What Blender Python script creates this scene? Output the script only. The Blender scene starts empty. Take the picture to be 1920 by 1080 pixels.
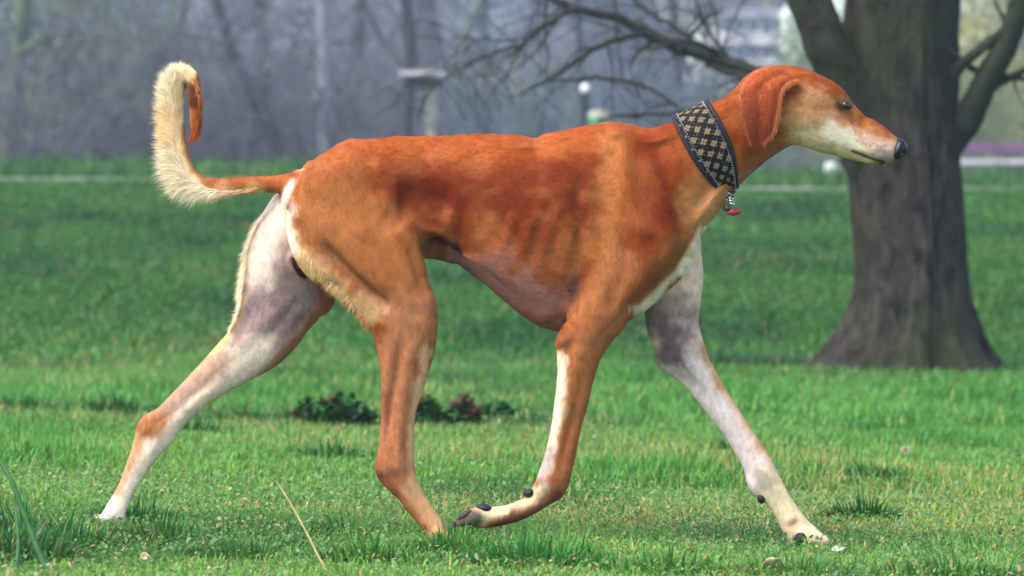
import bpy, math, random
import numpy as np
from mathutils import Vector, Matrix
random.seed(7)
R = np.random.default_rng(11)
SC = bpy.context.scene
COL = SC.collection

# ------------------------------------------------------------------ camera, sky, sun, exposure
F = 7593.0            # focal length in pixels of the 1920 frame
CAMH, HOR = 0.5, 468.0
cam = bpy.data.cameras.new('camera'); camo = bpy.data.objects.new('camera', cam); COL.objects.link(camo)
cam.sensor_width = 36; cam.lens = 36 * F / 1920
camo.location = (0, 0, CAMH)
PITCH = math.atan((540 - HOR) / F)
camo.rotation_euler = (math.radians(90) - PITCH, 0, 0)
cam.clip_start = 0.1; cam.clip_end = 2000
cam.dof.use_dof = True; cam.dof.focus_distance = 6.97; cam.dof.aperture_fstop = 8.0
SC.camera = camo
SUN_EL, SUN_AZ = math.radians(56), math.radians(-122)   # azimuth measured from +Y towards +X: sun high on the left
w = bpy.data.worlds.new("World"); SC.world = w; w.use_nodes = True
nt = w.node_tree; nt.nodes.clear()
sky = nt.nodes.new('ShaderNodeTexSky'); sky.sky_type = 'NISHITA'; sky.sun_disc = False
sky.sun_elevation = SUN_EL; sky.sun_rotation = SUN_AZ; sky.air_density = 1.2; sky.dust_density = 1.6; sky.ozone_density = 1.0
bg = nt.nodes.new('ShaderNodeBackground'); bg.inputs[1].default_value = 0.15
wo = nt.nodes.new('ShaderNodeOutputWorld')
nt.links.new(sky.outputs[0], bg.inputs[0]); nt.links.new(bg.outputs[0], wo.inputs[0])
sl = bpy.data.lights.new('sun', 'SUN'); sl.energy = 2.4; sl.angle = math.radians(40); sl.color = (1.0, 0.93, 0.82)
so = bpy.data.objects.new('sun', sl); COL.objects.link(so)
sd = Vector((math.sin(SUN_AZ) * math.cos(SUN_EL), math.cos(SUN_AZ) * math.cos(SUN_EL), math.sin(SUN_EL)))
so.rotation_euler = sd.to_track_quat('Z', 'Y').to_euler()
so.location = (0, 0, 20)
SC.view_settings.view_transform = 'Standard'; SC.view_settings.look = 'None'
SC.view_settings.exposure = 1.43; SC.view_settings.gamma = 1.0

# ------------------------------------------------------------------ helpers
def lin(c):
    c = np.asarray(c, float) / 255.0
    return np.where(c <= 0.04045, c / 12.92, ((c + 0.055) / 1.055) ** 2.4)

def W(px, py, d):
    """world point seen at photo pixel (px,py) at distance d along the view axis (level)"""
    return ((px - 960) / F * d, d, CAMH - (py - HOR) / F * d)

def hash2(ix, iy, s):
    h = (ix.astype(np.int64) * 374761393 + iy.astype(np.int64) * 668265263 + s * 1442695041) & 0xffffffff
    h = ((h ^ (h >> 13)) * 1274126177) & 0xffffffff
    return ((h ^ (h >> 16)) & 0xffffff) / float(0xffffff)

def vn2(x, y, s=0):
    x = np.asarray(x, float); y = np.asarray(y, float)
    ix = np.floor(x); iy = np.floor(y); fx = x - ix; fy = y - iy
    fx = fx * fx * (3 - 2 * fx); fy = fy * fy * (3 - 2 * fy)
    a = hash2(ix, iy, s); b = hash2(ix + 1, iy, s); c = hash2(ix, iy + 1, s); d = hash2(ix + 1, iy + 1, s)
    return (a * (1 - fx) + b * fx) * (1 - fy) + (c * (1 - fx) + d * fx) * fy

def fbm2(x, y, s=0, o=3):
    v = 0; a = 0.5; t = 0
    for i in range(o):
        v = v + a * vn2(x * 2 ** i, y * 2 ** i, s + i * 17); t += a; a *= 0.5
    return v / t

def ground_z(x, y):
    x = np.asarray(x, float); y = np.asarray(y, float)
    m = -0.03 * np.clip(x, -1.5, 1.5) * np.clip((16.8 - y) / 8.5, 0, 1)
    m = m + 0.010 * (fbm2(x * 1.1 + 9, y * 0.7, 3) - 0.5) * np.clip((y - 7.6) / 2, 0, 1)
    m = m + 0.004 * (fbm2(x * 4, y * 4, 5) - 0.5)
    side = np.clip((x / y * F + 960 - 500) / 800, 0, 1)
    h1 = CAMH + (HOR - (338 + 20 * side)) / F * 33.0      # lip at the path's near edge
    t = np.clip((y - 16.9) / 16.1, 0, 1)
    prof = t ** 0.9 * 0.86 + 0.14 * (t * t * (3 - 2 * t))
    b = h1 * prof + 0.05 * (fbm2(x * 0.8, y * 0.5, 8) - 0.5) * np.clip(t * 8, 0, 1) * np.clip((1 - t) * 8, 0, 1)
    z = m * (1 - t) + b
    h2 = h1 + np.clip((y - 33) / 2.5, 0, 1) * 0.055
    h3 = CAMH + (HOR - (322 + 18 * side)) / F * 39.0
    t2 = np.clip((y - 35.5) / 3.5, 0, 1)
    top = h2 + (h3 - h2) * t2
    z = np.where(y > 33, top, z)
    t3 = np.clip((y - 39) / 6, 0, 1); z = z - 0.5 * t3 * t3 * (3 - 2 * t3)
    t4 = np.clip((y - 66) / 90, 0, 1); z = z + 17.0 * t4 ** 1.15 * (1 - np.clip((x / np.maximum(y, 1) * F + 960 - 1120) / 250, 0, 1))
    return z

def mesh_obj(name, V, faces, mat=None, parent=None, smooth=True, col=None, uv=None, loops=None):
    """faces: list of tuples, or (indices, loop_totals) numpy pair"""
    me = bpy.data.meshes.new(name)
    V = np.asarray(V, np.float32)
    me.vertices.add(len(V)); me.vertices.foreach_set('co', V.ravel())
    if isinstance(faces, tuple):
        idx, tot = faces
    else:
        tot = np.array([len(f) for f in faces], np.int32)
        idx = np.fromiter((i for f in faces for i in f), np.int32)
    idx = np.asarray(idx, np.int32).ravel(); tot = np.asarray(tot, np.int32)
    me.loops.add(len(idx)); me.loops.foreach_set('vertex_index', idx)
    me.polygons.add(len(tot))
    st = np.concatenate(([0], np.cumsum(tot)[:-1])).astype(np.int32)
    me.polygons.foreach_set('loop_start', st)
    me.update(calc_edges=True)
    me.polygons.foreach_set('use_smooth', np.full(len(tot), bool(smooth)))
    if col is not None:
        a = me.color_attributes.new('Col', 'FLOAT_COLOR', 'POINT')
        c = np.ones((len(V), 4), np.float32); c[:, :3] = col
        a.data.foreach_set('color', c.ravel())
    if uv is not None:
        u = me.uv_layers.new(name='UVMap'); u.data.foreach_set('uv', np.asarray(uv, np.float32)[idx].ravel())
    me.validate()
    if mat: me.materials.append(mat)
    o = bpy.data.objects.new(name, me); COL.objects.link(o)
    if parent: o.parent = parent
    return o

def tag(o, label=None, cat=None, group=None, kind=None):
    if label: o['label'] = label
    if cat: o['category'] = cat
    if group: o['group'] = group
    if kind: o['kind'] = kind
    return o

def empty(name, label, cat, group=None, loc=(0, 0, 0)):
    o = bpy.data.objects.new(name, None); COL.objects.link(o); o.location = loc
    o.empty_display_size = 0.1
    return tag(o, label, cat, group)

def grid_faces(nu, nv, closed_v=False):
    i = np.arange(nu - 1)[:, None]; n = nv if closed_v else nv - 1
    j = np.arange(n)[None, :]; j2 = (j + 1) % nv
    q = np.stack([i * nv + j, i * nv + j2, (i + 1) * nv + j2, (i + 1) * nv + j], -1).reshape(-1, 4)
    return q

def tubes(paths, sides=6):
    """paths: list of (pts Nx3, radii N) -> V, faces"""
    VV = []; FF = []; off = 0
    ang = np.linspace(0, 2 * math.pi, sides, endpoint=False)
    for pts, rad in paths:
        pts = np.asarray(pts, float); rad = np.asarray(rad, float)
        T = np.gradient(pts, axis=0); T /= np.linalg.norm(T, axis=1)[:, None] + 1e-9
        ref = np.array([0, 0, 1.0]) if abs(T[:, 2]).mean() < 0.8 else np.array([1.0, 0, 0])
        A = np.cross(T, ref); A /= np.linalg.norm(A, axis=1)[:, None] + 1e-9
        B = np.cross(T, A)
        ring = pts[:, None] + rad[:, None, None] * (np.cos(ang)[None, :, None] * A[:, None] + np.sin(ang)[None, :, None] * B[:, None])
        VV.append(ring.reshape(-1, 3)); FF.append(grid_faces(len(pts), sides, True) + off); off += len(pts) * sides
    V = np.concatenate(VV); Q = np.concatenate(FF)
    return V, (Q, np.full(len(Q), 4, np.int32))

def crom(P, n):
    P = np.asarray(P, float); N = len(P); out = []
    for i in range(N - 1):
        p0 = P[max(i - 1, 0)]; p1 = P[i]; p2 = P[i + 1]; p3 = P[min(i + 2, N - 1)]
        for t in np.arange(n) / n:
            out.append(0.5 * ((2 * p1) + (-p0 + p2) * t + (2 * p0 - 5 * p1 + 4 * p2 - p3) * t * t + (-p0 + 3 * p1 - 3 * p2 + p3) * t ** 3))
    out.append(P[-1]); return np.array(out)

# ------------------------------------------------------------------ node materials
def new_mat(name):
    m = bpy.data.materials.new(name); m.use_nodes = True
    nt = m.node_tree; b = nt.nodes['Principled BSDF']
    return m, nt, b

def mk_attr(name, rough=0.6, noise=None, sheen=0.0, bump=None, spec=0.3, sss=0, transl=0):
    """material that takes its colour from the mesh's own colour attribute, with procedural variation"""
    m, nt, b = new_mat(name); L = nt.links.new
    at = nt.nodes.new('ShaderNodeVertexColor'); at.layer_name = 'Col'
    out = at.outputs[0]
    tc = nt.nodes.new('ShaderNodeTexCoord')
    if noise:
        sc_, amt = noise
        n = nt.nodes.new('ShaderNodeTexNoise'); n.inputs['Scale'].default_value = sc_; n.inputs['Detail'].default_value = 5
        L(tc.outputs['Object'], n.inputs['Vector'])
        mr = nt.nodes.new('ShaderNodeMapRange'); mr.inputs[1].default_value = .3; mr.inputs[2].default_value = .7
        mr.inputs[3].default_value = 1 - amt; mr.inputs[4].default_value = 1 + amt
        L(n.outputs[0], mr.inputs[0])
        mx = nt.nodes.new('ShaderNodeVectorMath'); mx.operation = 'SCALE'
        L(out, mx.inputs[0]); L(mr.outputs[0], mx.inputs['Scale']); out = mx.outputs[0]
    L(out, b.inputs['Base Color'])
    b.inputs['Roughness'].default_value = rough
    b.inputs['Specular IOR Level'].default_value = spec
    if sheen:
        b.inputs['Sheen Weight'].default_value = sheen; b.inputs['Sheen Roughness'].default_value = .4
        L(out, b.inputs['Sheen Tint'])
    if bump:
        sc_, st, dist = bump
        n2 = nt.nodes.new('ShaderNodeTexNoise'); n2.inputs['Scale'].default_value = sc_; n2.inputs['Detail'].default_value = 4
        L(tc.outputs['Object'], n2.inputs['Vector'])
        bp = nt.nodes.new('ShaderNodeBump'); bp.inputs['Strength'].default_value = st; bp.inputs['Distance'].default_value = dist
        L(n2.outputs[0], bp.inputs['Height']); L(bp.outputs[0], b.inputs['Normal'])
    if transl:
        tr = nt.nodes.new('ShaderNodeBsdfTranslucent'); L(out, tr.inputs[0])
        mxs = nt.nodes.new('ShaderNodeMixShader'); mxs.inputs[0].default_value = transl
        L(b.outputs[0], mxs.inputs[1]); L(tr.outputs[0], mxs.inputs[2])
        L(mxs.outputs[0], nt.nodes['Material Output'].inputs[0])
    return m

def mk_noise(name, c1, c2, scale, rough=.8, c3=None, bump=None, detail=6, stretch=(1, 1, 1), spec=.3, metal=0, dist=0.0):
    m, nt, b = new_mat(name); L = nt.links.new
    tc = nt.nodes.new('ShaderNodeTexCoord'); mp = nt.nodes.new('ShaderNodeMapping'); mp.inputs['Scale'].default_value = stretch
    L(tc.outputs['Object'], mp.inputs[0])
    n = nt.nodes.new('ShaderNodeTexNoise'); n.inputs['Scale'].default_value = scale; n.inputs['Detail'].default_value = detail
    n.inputs['Distortion'].default_value = dist
    L(mp.outputs[0], n.inputs['Vector'])
    cr = nt.nodes.new('ShaderNodeValToRGB'); e = cr.color_ramp.elements
    e[0].position = .35; e[0].color = (*lin(c1), 1); e[1].position = .65; e[1].color = (*lin(c2), 1)
    if c3 is not None:
        x = e.new(.5); x.color = (*lin(c3), 1)
    L(n.outputs[0], cr.inputs[0]); L(cr.outputs[0], b.inputs['Base Color'])
    b.inputs['Roughness'].default_value = rough; b.inputs['Specular IOR Level'].default_value = spec
    b.inputs['Metallic'].default_value = metal
    if bump:
        bp = nt.nodes.new('ShaderNodeBump'); bp.inputs['Strength'].default_value = bump[0]; bp.inputs['Distance'].default_value = bump[1]
        L(n.outputs[0], bp.inputs['Height']); L(bp.outputs[0], b.inputs['Normal'])
    return m


# ------------------------------------------------------------------ damp air: one even volume round everything
def haze():
    x0, x1, y0, y1, z0, z1 = -420, 420, -25, 440, -4, 45
    V = [(x, y, z) for z in (z0, z1) for y in (y0, y1) for x in (x0, x1)]
    m = bpy.data.materials.new('haze'); m.use_nodes = True; nt = m.node_tree; nt.nodes.remove(nt.nodes['Principled BSDF'])
    v = nt.nodes.new('ShaderNodeVolumePrincipled'); v.inputs['Color'].default_value = (.66, .78, .94, 1); v.inputs['Density'].default_value = .0015; v.inputs['Anisotropy'].default_value = 0
    nt.links.new(v.outputs[0], nt.nodes['Material Output'].inputs['Volume'])
    o = mesh_obj('haze', V, [(0, 2, 3, 1), (4, 5, 7, 6), (0, 1, 5, 4), (2, 6, 7, 3), (0, 4, 6, 2), (1, 3, 7, 5)], m, None, False)
    tag(o, kind='stuff')
haze()
# ------------------------------------------------------------------ ground, bank, path, hillside
def ground_col(X, Y):
    n1 = fbm2(X * .9, Y * .45, 21, 4); n2 = fbm2(X * 3.5, Y * 1.6, 22, 3)
    g1 = lin((60, 96, 42)); g2 = lin((82, 116, 54)); g3 = lin((112, 104, 72)); g4 = lin((46, 84, 44))
    c = g1 * (1 - n1[..., None]) + g2 * n1[..., None]
    m = np.clip((n2 - .62) / .12, 0, 1)[..., None] * .6; c = c * (1 - m) + g3 * m
    m = np.clip((.36 - n2) / .12, 0, 1)[..., None] * .7; c = c * (1 - m) + g4 * m
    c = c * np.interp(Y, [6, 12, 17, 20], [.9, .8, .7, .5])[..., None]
    h = np.clip((Y - 42) / 8, 0, 1)[..., None]                     # leaf litter under the wood, blue haze mixed into its colour
    lit = lin((92, 102, 110)) * (1 - n2[..., None]) + lin((126, 134, 144)) * n2[..., None]
    return c * (1 - h) + lit * h
ys = np.concatenate([np.linspace(-6, 4.5, 12), np.arange(4.6, 10, .05), np.arange(10, 18, .1), np.arange(18, 40, .2), np.arange(40.5, 66, 1.0), np.arange(67, 200, 3.0), np.linspace(210, 420, 12)])
tx = np.linspace(-1, 1, 241)
Yg = np.repeat(ys[:, None], len(tx), 1)
Xg = np.sign(tx)[None] * (np.abs(tx)[None] ** 1.5) * (8 + 0.9 * np.abs(Yg))
Zg = ground_z(Xg, Yg)
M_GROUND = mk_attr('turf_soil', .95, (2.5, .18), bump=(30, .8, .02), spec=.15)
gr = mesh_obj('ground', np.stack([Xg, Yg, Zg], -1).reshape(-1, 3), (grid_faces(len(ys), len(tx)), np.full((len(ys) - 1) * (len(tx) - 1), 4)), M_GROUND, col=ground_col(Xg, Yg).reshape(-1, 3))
tag(gr, kind='structure')
# path along the crest of the bank
py_ = np.linspace(33.05, 35.35, 8); pxx = np.linspace(-45, 45, 240)
Yp = py_[:, None] + .25 * np.sin(pxx[None] * .35) + .12 * (fbm2(np.repeat(pxx[None] * 1.3, 8, 0), np.repeat(py_[:, None] * 9, 240, 1), 4) - .5); Xp = np.repeat(pxx[None], 8, 0)
pth = mesh_obj('path', np.stack([Xp, Yp, ground_z(Xp, Yp) + .012], -1).reshape(-1, 3), (grid_faces(8, 240), np.full(7 * 239, 4)),
               mk_noise('path_grit', (124, 122, 112), (150, 148, 140), 6, .95, bump=(.6, .01)))
tag(pth, kind='structure')

# ------------------------------------------------------------------ grass
M_GRASS = mk_attr('grass_blades', .5, None, spec=.25, transl=.35)
def blades(n, y0, y1, ln, wd, dens_fn=None, seed=1, halfw=None, lean=.55, tone=1.0):
    r = np.random.default_rng(seed)
    n = int(n * 1.38)
    y = np.sqrt(r.uniform(y0 ** 2, y1 ** 2, n)); x = r.uniform(-1, 1, n) * (.20 * y + .45)
    pn = fbm2(x * 2.2, y * 1.3, 41, 3); keep = r.uniform(0, 1, n) < (.45 + .9 * pn)
    if dens_fn is not None: keep &= dens_fn(x, y)
    x, y = x[keep], y[keep]; pn = pn[keep]; n = len(x)
    z = ground_z(x, y) - .003
    tuft = np.clip((fbm2(x * 1.7 + 5, y * 1.1, 51, 3) - .55) / .2, 0, 1)
    L_ = ln * r.uniform(.45, 1.15, n) * (.75 + .55 * pn) * (1 + .7 * tuft); Wd = wd * r.uniform(.6, 1.3, n)
    a = r.uniform(0, 2 * math.pi, n); le = lean * r.uniform(.2, 1.5, n)
    dx, dy = np.cos(a), np.sin(a); sx, sy = -dy, dx
    B = np.stack([x, y, z], 1); Dv = np.stack([dx * le, dy * le, np.ones(n)], 1); Dv /= np.linalg.norm(Dv, axis=1)[:, None]
    Sd = np.stack([sx, sy, np.zeros(n)], 1)
    Mid = B + Dv * (L_ * .55)[:, None]; D2 = Dv + np.stack([dx * le, dy * le, -.35 * le], 1); D2 /= np.linalg.norm(D2, axis=1)[:, None]
    Tip = Mid + D2 * (L_ * .5)[:, None]
    hw = (Wd / 2)[:, None]
    V = np.stack([B - Sd * hw, B + Sd * hw, Mid + Sd * hw * .8, Mid - Sd * hw * .8, Tip], 1)
    i = np.arange(n)[:, None] * 5
    idx = np.concatenate([i + np.array([[0, 1, 2, 3]]), i + np.array([[3, 2, 4]])], 1).ravel(); tot = np.tile([4, 3], n)
    # colour
    cn = fbm2(x * 1.1, y * .6, 61, 4); c2 = vn2(x * 6, y * 4, 62)
    A_, B_, C_, D_ = lin((64, 112, 44)), lin((108, 146, 68)), lin((38, 80, 34)), lin((146, 138, 84))
    c = A_ * (1 - cn[:, None]) + B_ * cn[:, None]
    m = np.clip((.42 - cn) / .15, 0, 1)[:, None] * .7; c = c * (1 - m) + C_ * m
    m = tuft[:, None] * .6; c = c * (1 - m) + lin((52, 112, 40)) * m
    dry = (r.uniform(0, 1, n) < (.025 + .09 * np.clip((c2 - .5) * 3, 0, 1)))[:, None]
    dp = np.clip((fbm2(x * .8 + 3, y * .9, 66, 3) - .58) / .1, 0, 1)
    dry2 = (r.uniform(0, 1, n) < dp * .35)[:, None]
    c = np.where(dry | dry2, D_ * r.uniform(.7, 1.25, n)[:, None], c)
    c = c * r.uniform(.7, 1.3, n)[:, None] * tone
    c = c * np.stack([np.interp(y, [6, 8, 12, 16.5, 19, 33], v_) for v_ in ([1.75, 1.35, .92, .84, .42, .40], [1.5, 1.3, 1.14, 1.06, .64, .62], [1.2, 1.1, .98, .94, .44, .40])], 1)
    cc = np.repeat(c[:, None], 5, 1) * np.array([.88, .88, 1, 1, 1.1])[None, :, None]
    return V.reshape(-1, 3), idx, tot, cc.reshape(-1, 3)
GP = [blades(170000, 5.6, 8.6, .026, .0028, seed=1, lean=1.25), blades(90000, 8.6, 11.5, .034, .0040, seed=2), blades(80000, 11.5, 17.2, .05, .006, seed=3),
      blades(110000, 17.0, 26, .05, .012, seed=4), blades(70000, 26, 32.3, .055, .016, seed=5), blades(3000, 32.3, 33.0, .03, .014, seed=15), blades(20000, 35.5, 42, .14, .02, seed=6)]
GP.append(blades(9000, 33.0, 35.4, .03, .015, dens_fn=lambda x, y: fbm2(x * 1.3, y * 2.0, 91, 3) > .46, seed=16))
def flecks(n, y0, y1, sz, seed):
    r = np.random.default_rng(seed); n = int(n * 1.38); y = np.sqrt(r.uniform(y0 ** 2, y1 ** 2, n)); x = r.uniform(-1, 1, n) * (.20 * y + .45)
    pn = fbm2(x * 5, y * 4, 71, 3); k = r.uniform(0, 1, n) < pn * 1.3; x, y, pn = x[k], y[k], pn[k]; n = len(x)
    z = ground_z(x, y) + r.uniform(.004, .022, n); a = r.uniform(0, 6.283, n); s = (sz * r.uniform(.5, 1.4, n))[:, None]; asp = r.uniform(.25, .8, n)[:, None]
    U = np.stack([np.cos(a), np.sin(a), r.normal(0, .5, n)], 1); Vv = np.stack([-np.sin(a), np.cos(a), r.normal(.25, .5, n)], 1); P = np.stack([x, y, z], 1)
    V = np.stack([P - U * s, P - U * s * .3 + Vv * s * asp, P + U * s * .6 + Vv * s * asp * .8, P + U * s, P + U * s * .5 - Vv * s * asp * .8, P - U * s * .4 - Vv * s * asp], 1)
    t = r.uniform(0, 1, n)[:, None]; c = lin((70, 124, 54)) * (1 - t) + lin((136, 170, 104)) * t
    c = np.where((r.uniform(0, 1, n) < .13)[:, None], lin((178, 156, 104)) * r.uniform(.6, 1.3, n)[:, None], c); c = np.where((r.uniform(0, 1, n) < .006)[:, None], lin((180, 172, 150)), c)
    return V.reshape(-1, 3), np.arange(n * 6), np.full(n, 6), np.repeat(c * .8, 6, 0)
GP.append(flecks(60000, 5.7, 8.4, .0034, 81)); GP.append(flecks(22000, 8.4, 12, .005, 82))
# a long shaggy fringe at the near left and tufts standing out of the lawn
def tuft_blades(cx, cy, rad, n, ln, wd, seed, colr):
    r = np.random.default_rng(seed); a = r.uniform(0, 6.283, n); q = rad * np.sqrt(r.uniform(0, 1, n))
    x = cx + np.cos(a) * q; y = cy + np.sin(a) * q * .8; z = ground_z(x, y) - .003
    L_ = ln * r.uniform(.4, 1.2, n) * (1.1 - .5 * q / rad); le = (.15 + .8 * q / rad) * r.uniform(.4, 1.4, n)
    a2 = a + r.normal(0, .7, n); dx, dy = np.cos(a2), np.sin(a2)
    B = np.stack([x, y, z], 1); Dv = np.stack([dx * le, dy * le, np.ones(n)], 1); Dv /= np.linalg.norm(Dv, axis=1)[:, None]
    Sd = np.stack([-dy, dx, 0 * dx], 1); Mid = B + Dv * (L_ * .55)[:, None]
    D2 = Dv + np.stack([dx * le, dy * le, -.6 * le], 1); D2 /= np.linalg.norm(D2, axis=1)[:, None]; Tip = Mid + D2 * (L_ * .5)[:, None]
    hw = (wd * r.uniform(.6, 1.3, n) / 2)[:, None]
    V = np.stack([B - Sd * hw, B + Sd * hw, Mid + Sd * hw * .8, Mid - Sd * hw * .8, Tip], 1); i = np.arange(n)[:, None] * 5
    c = lin(colr) * r.uniform(.65, 1.35, n)[:, None]
    c = np.where((r.uniform(0, 1, n) < .06)[:, None], lin((150, 136, 84)), c)
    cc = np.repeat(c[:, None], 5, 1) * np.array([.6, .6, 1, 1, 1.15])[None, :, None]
    return V.reshape(-1, 3), np.concatenate([i + np.array([[0, 1, 2, 3]]), i + np.array([[3, 2, 4]])], 1).ravel(), np.tile([4, 3], n), cc.reshape(-1, 3)
for k, (px, py, rad, n, ln, c) in enumerate([
        (40, 1040, .10, 500, .075, (52, 104, 42)), (110, 1050, .10, 450, .07, (56, 110, 44)), (250, 1000, .085, 500, .06, (60, 116, 46)), (300, 1035, .09, 420, .06, (64, 112, 48)), (10, 1075, .12, 420, .09, (48, 98, 42)),
        (850, 1040, .09, 420, .055, (66, 124, 48)), (990, 1060, .12, 600, .065, (58, 122, 44)), (1040, 1050, .1, 400, .06, (62, 126, 46)), (700, 1060, .11, 360, .05, (66, 118, 50)),
        (650, 1010, .08, 220, .05, (70, 120, 50)), (450, 1060, .1, 300, .05, (66, 116, 50)), (1250, 1065, .12, 350, .05, (70, 124, 50)), (1500, 1062, .12, 350, .05, (74, 124, 52)), (1800, 1058, .14, 400, .055, (70, 120, 50)),
        (220, 790, 0.16, 750, 0.094, (35, 93, 37)), (50, 790, 0.20, 750, 0.088, (36, 97, 39)), (450, 800, 0.16, 600, 0.075, (36, 99, 35)), (1430, 778, 0.13, 630, 0.088, (44, 117, 34)), (1660, 800, 0.20, 750, 0.069, (41, 115, 32)), (1840, 790, 0.14, 300, 0.062, (52, 111, 42)),
        (350, 830, 0.14, 450, 0.062, (40, 97, 37)), (1630, 888, 0.12, 450, 0.062, (38, 93, 37)), (1380, 845, 0.10, 375, 0.062, (43, 100, 39)), (180, 820, 0.16, 450, 0.062, (40, 95, 37)), (1200, 800, 0.12, 375, 0.056, (48, 108, 39)), (620, 870, 0.12, 330, 0.056, (49, 104, 42)), (1620, 955, 0.08, 375, 0.062, (40, 95, 35)),
        (910, 780, 0.14, 630, 0.075, (41, 99, 39)), (1000, 800, 0.16, 390, 0.062, (46, 104, 39)), (570, 800, 0.13, 750, 0.081, (32, 88, 30)), (1360, 700, .45, 900, .10, (46, 88, 48)), (1460, 705, .35, 500, .08, (50, 90, 50)), (820, 620, .5, 300, .12, (40, 90, 46)), (100, 560, .8, 500, .12, (44, 96, 48))]):
    d = CAMH * F / (py - HOR) if py > 760 else 16.9 if py > 690 else 22.0
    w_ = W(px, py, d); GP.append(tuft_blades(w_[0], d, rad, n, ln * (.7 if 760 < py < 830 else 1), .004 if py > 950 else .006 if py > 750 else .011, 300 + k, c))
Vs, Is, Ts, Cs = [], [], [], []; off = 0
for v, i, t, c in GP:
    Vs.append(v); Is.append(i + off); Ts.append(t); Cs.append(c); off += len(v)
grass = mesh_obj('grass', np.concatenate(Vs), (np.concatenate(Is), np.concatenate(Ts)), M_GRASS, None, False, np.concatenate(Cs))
tag(grass, 'short green park grass with dry blades and darker tufts over meadow and bank', 'grass', kind='stuff'); del GP, Vs, Is, Ts, Cs

# ------------------------------------------------------------------ bark, branches, bare trees
def bark_mat(name, c1, c2, moss=None, stretch=(9, 9, 1.6), sc_=3.0, bump=(1.0, .03)):
    m, nt, b = new_mat(name); L = nt.links.new
    tc = nt.nodes.new('ShaderNodeTexCoord'); mp = nt.nodes.new('ShaderNodeMapping'); mp.inputs['Scale'].default_value = stretch; L(tc.outputs['Object'], mp.inputs[0])
    n = nt.nodes.new('ShaderNodeTexNoise'); n.inputs['Scale'].default_value = sc_; n.inputs['Detail'].default_value = 9; n.inputs['Roughness'].default_value = .65; n.inputs['Distortion'].default_value = .6; L(mp.outputs[0], n.inputs['Vector'])
    cr = nt.nodes.new('ShaderNodeValToRGB'); e = cr.color_ramp.elements
    e[0].position = .36; e[0].color = (*lin(c1), 1); e[1].position = .62; e[1].color = (*lin(c2), 1); L(n.outputs[0], cr.inputs[0])
    out = cr.outputs[0]
    if moss:
        n2 = nt.nodes.new('ShaderNodeTexNoise'); n2.inputs['Scale'].default_value = 1.7; n2.inputs['Detail'].default_value = 6; L(tc.outputs['Object'], n2.inputs['Vector'])
        r2 = nt.nodes.new('ShaderNodeMapRange'); r2.inputs[1].default_value = .40; r2.inputs[2].default_value = .68; r2.inputs[4].default_value = .75; L(n2.outputs[0], r2.inputs[0])
        mx = nt.nodes.new('ShaderNodeMix'); mx.data_type = 'RGBA'; L(r2.outputs[0], mx.inputs[0]); L(out, mx.inputs[6]); mx.inputs[7].default_value = (*lin(moss), 1); out = mx.outputs[2]
    L(out, b.inputs['Base Color']); b.inputs['Roughness'].default_value = .9; b.inputs['Specular IOR Level'].default_value = .15
    bp = nt.nodes.new('ShaderNodeBump'); bp.inputs['Strength'].default_value = bump[0]; bp.inputs['Distance'].default_value = bump[1]; L(n.outputs[0], bp.inputs['Height']); L(bp.outputs[0], b.inputs['Normal'])
    return m
M_BARK = bark_mat('furrowed_bark', (12, 11, 13), (68, 61, 56), (48, 54, 26), (5, 5, 2.4), 3.6, (.9, .04))
M_LIMB = bark_mat('limb_bark', (26, 28, 28), (54, 55, 50), (44, 52, 32), (3, 3, 3), 6, (.6, .01))
YT = 16.4
def wp(px, py, d=YT): return np.array(W(px, py, d))
def twigs_from(pts, rad, rng, n, ln, levels=2, droop=-.1, spread=.9, rmin=.002, up=.2):
    """recursive side shoots along a limb; returns list of tube paths"""
    out = []
    pts = np.asarray(pts, float); rad = np.asarray(rad, float)
    for _ in range(n):
        t = rng.uniform(.15, .98) * (len(pts) - 1); i = int(t); f = t - i
        i2 = min(i + 1, len(pts) - 1); p = pts[i] * (1 - f) + pts[i2] * f; r0 = (rad[i] * (1 - f) + rad[i2] * f) * rng.uniform(.3, .6)
        T = pts[i2] - pts[max(i2 - 1, 0)]; T = T / (np.linalg.norm(T) + 1e-9)
        D = T * rng.uniform(.4, 1.0) + rng.normal(0, spread, 3); D[2] += up; D /= np.linalg.norm(D)
        L_ = ln * rng.uniform(.5, 1.3); k = 6; P = [p]; st = L_ / k
        for _k in range(k):
            D = D + rng.normal(0, .16, 3); D[2] += droop * .3; D /= np.linalg.norm(D); P.append(P[-1] + D * st)
        P = np.array(P); Rr = np.maximum(np.linspace(r0, r0 * .25, k + 1), rmin)
        out.append((P, Rr))
        if levels > 1: out += twigs_from(P, Rr, rng, max(2, int(n * .55)) if n < 9 else 5, ln * .5, levels - 1, droop, spread, rmin, up * .5)
    return out

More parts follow.
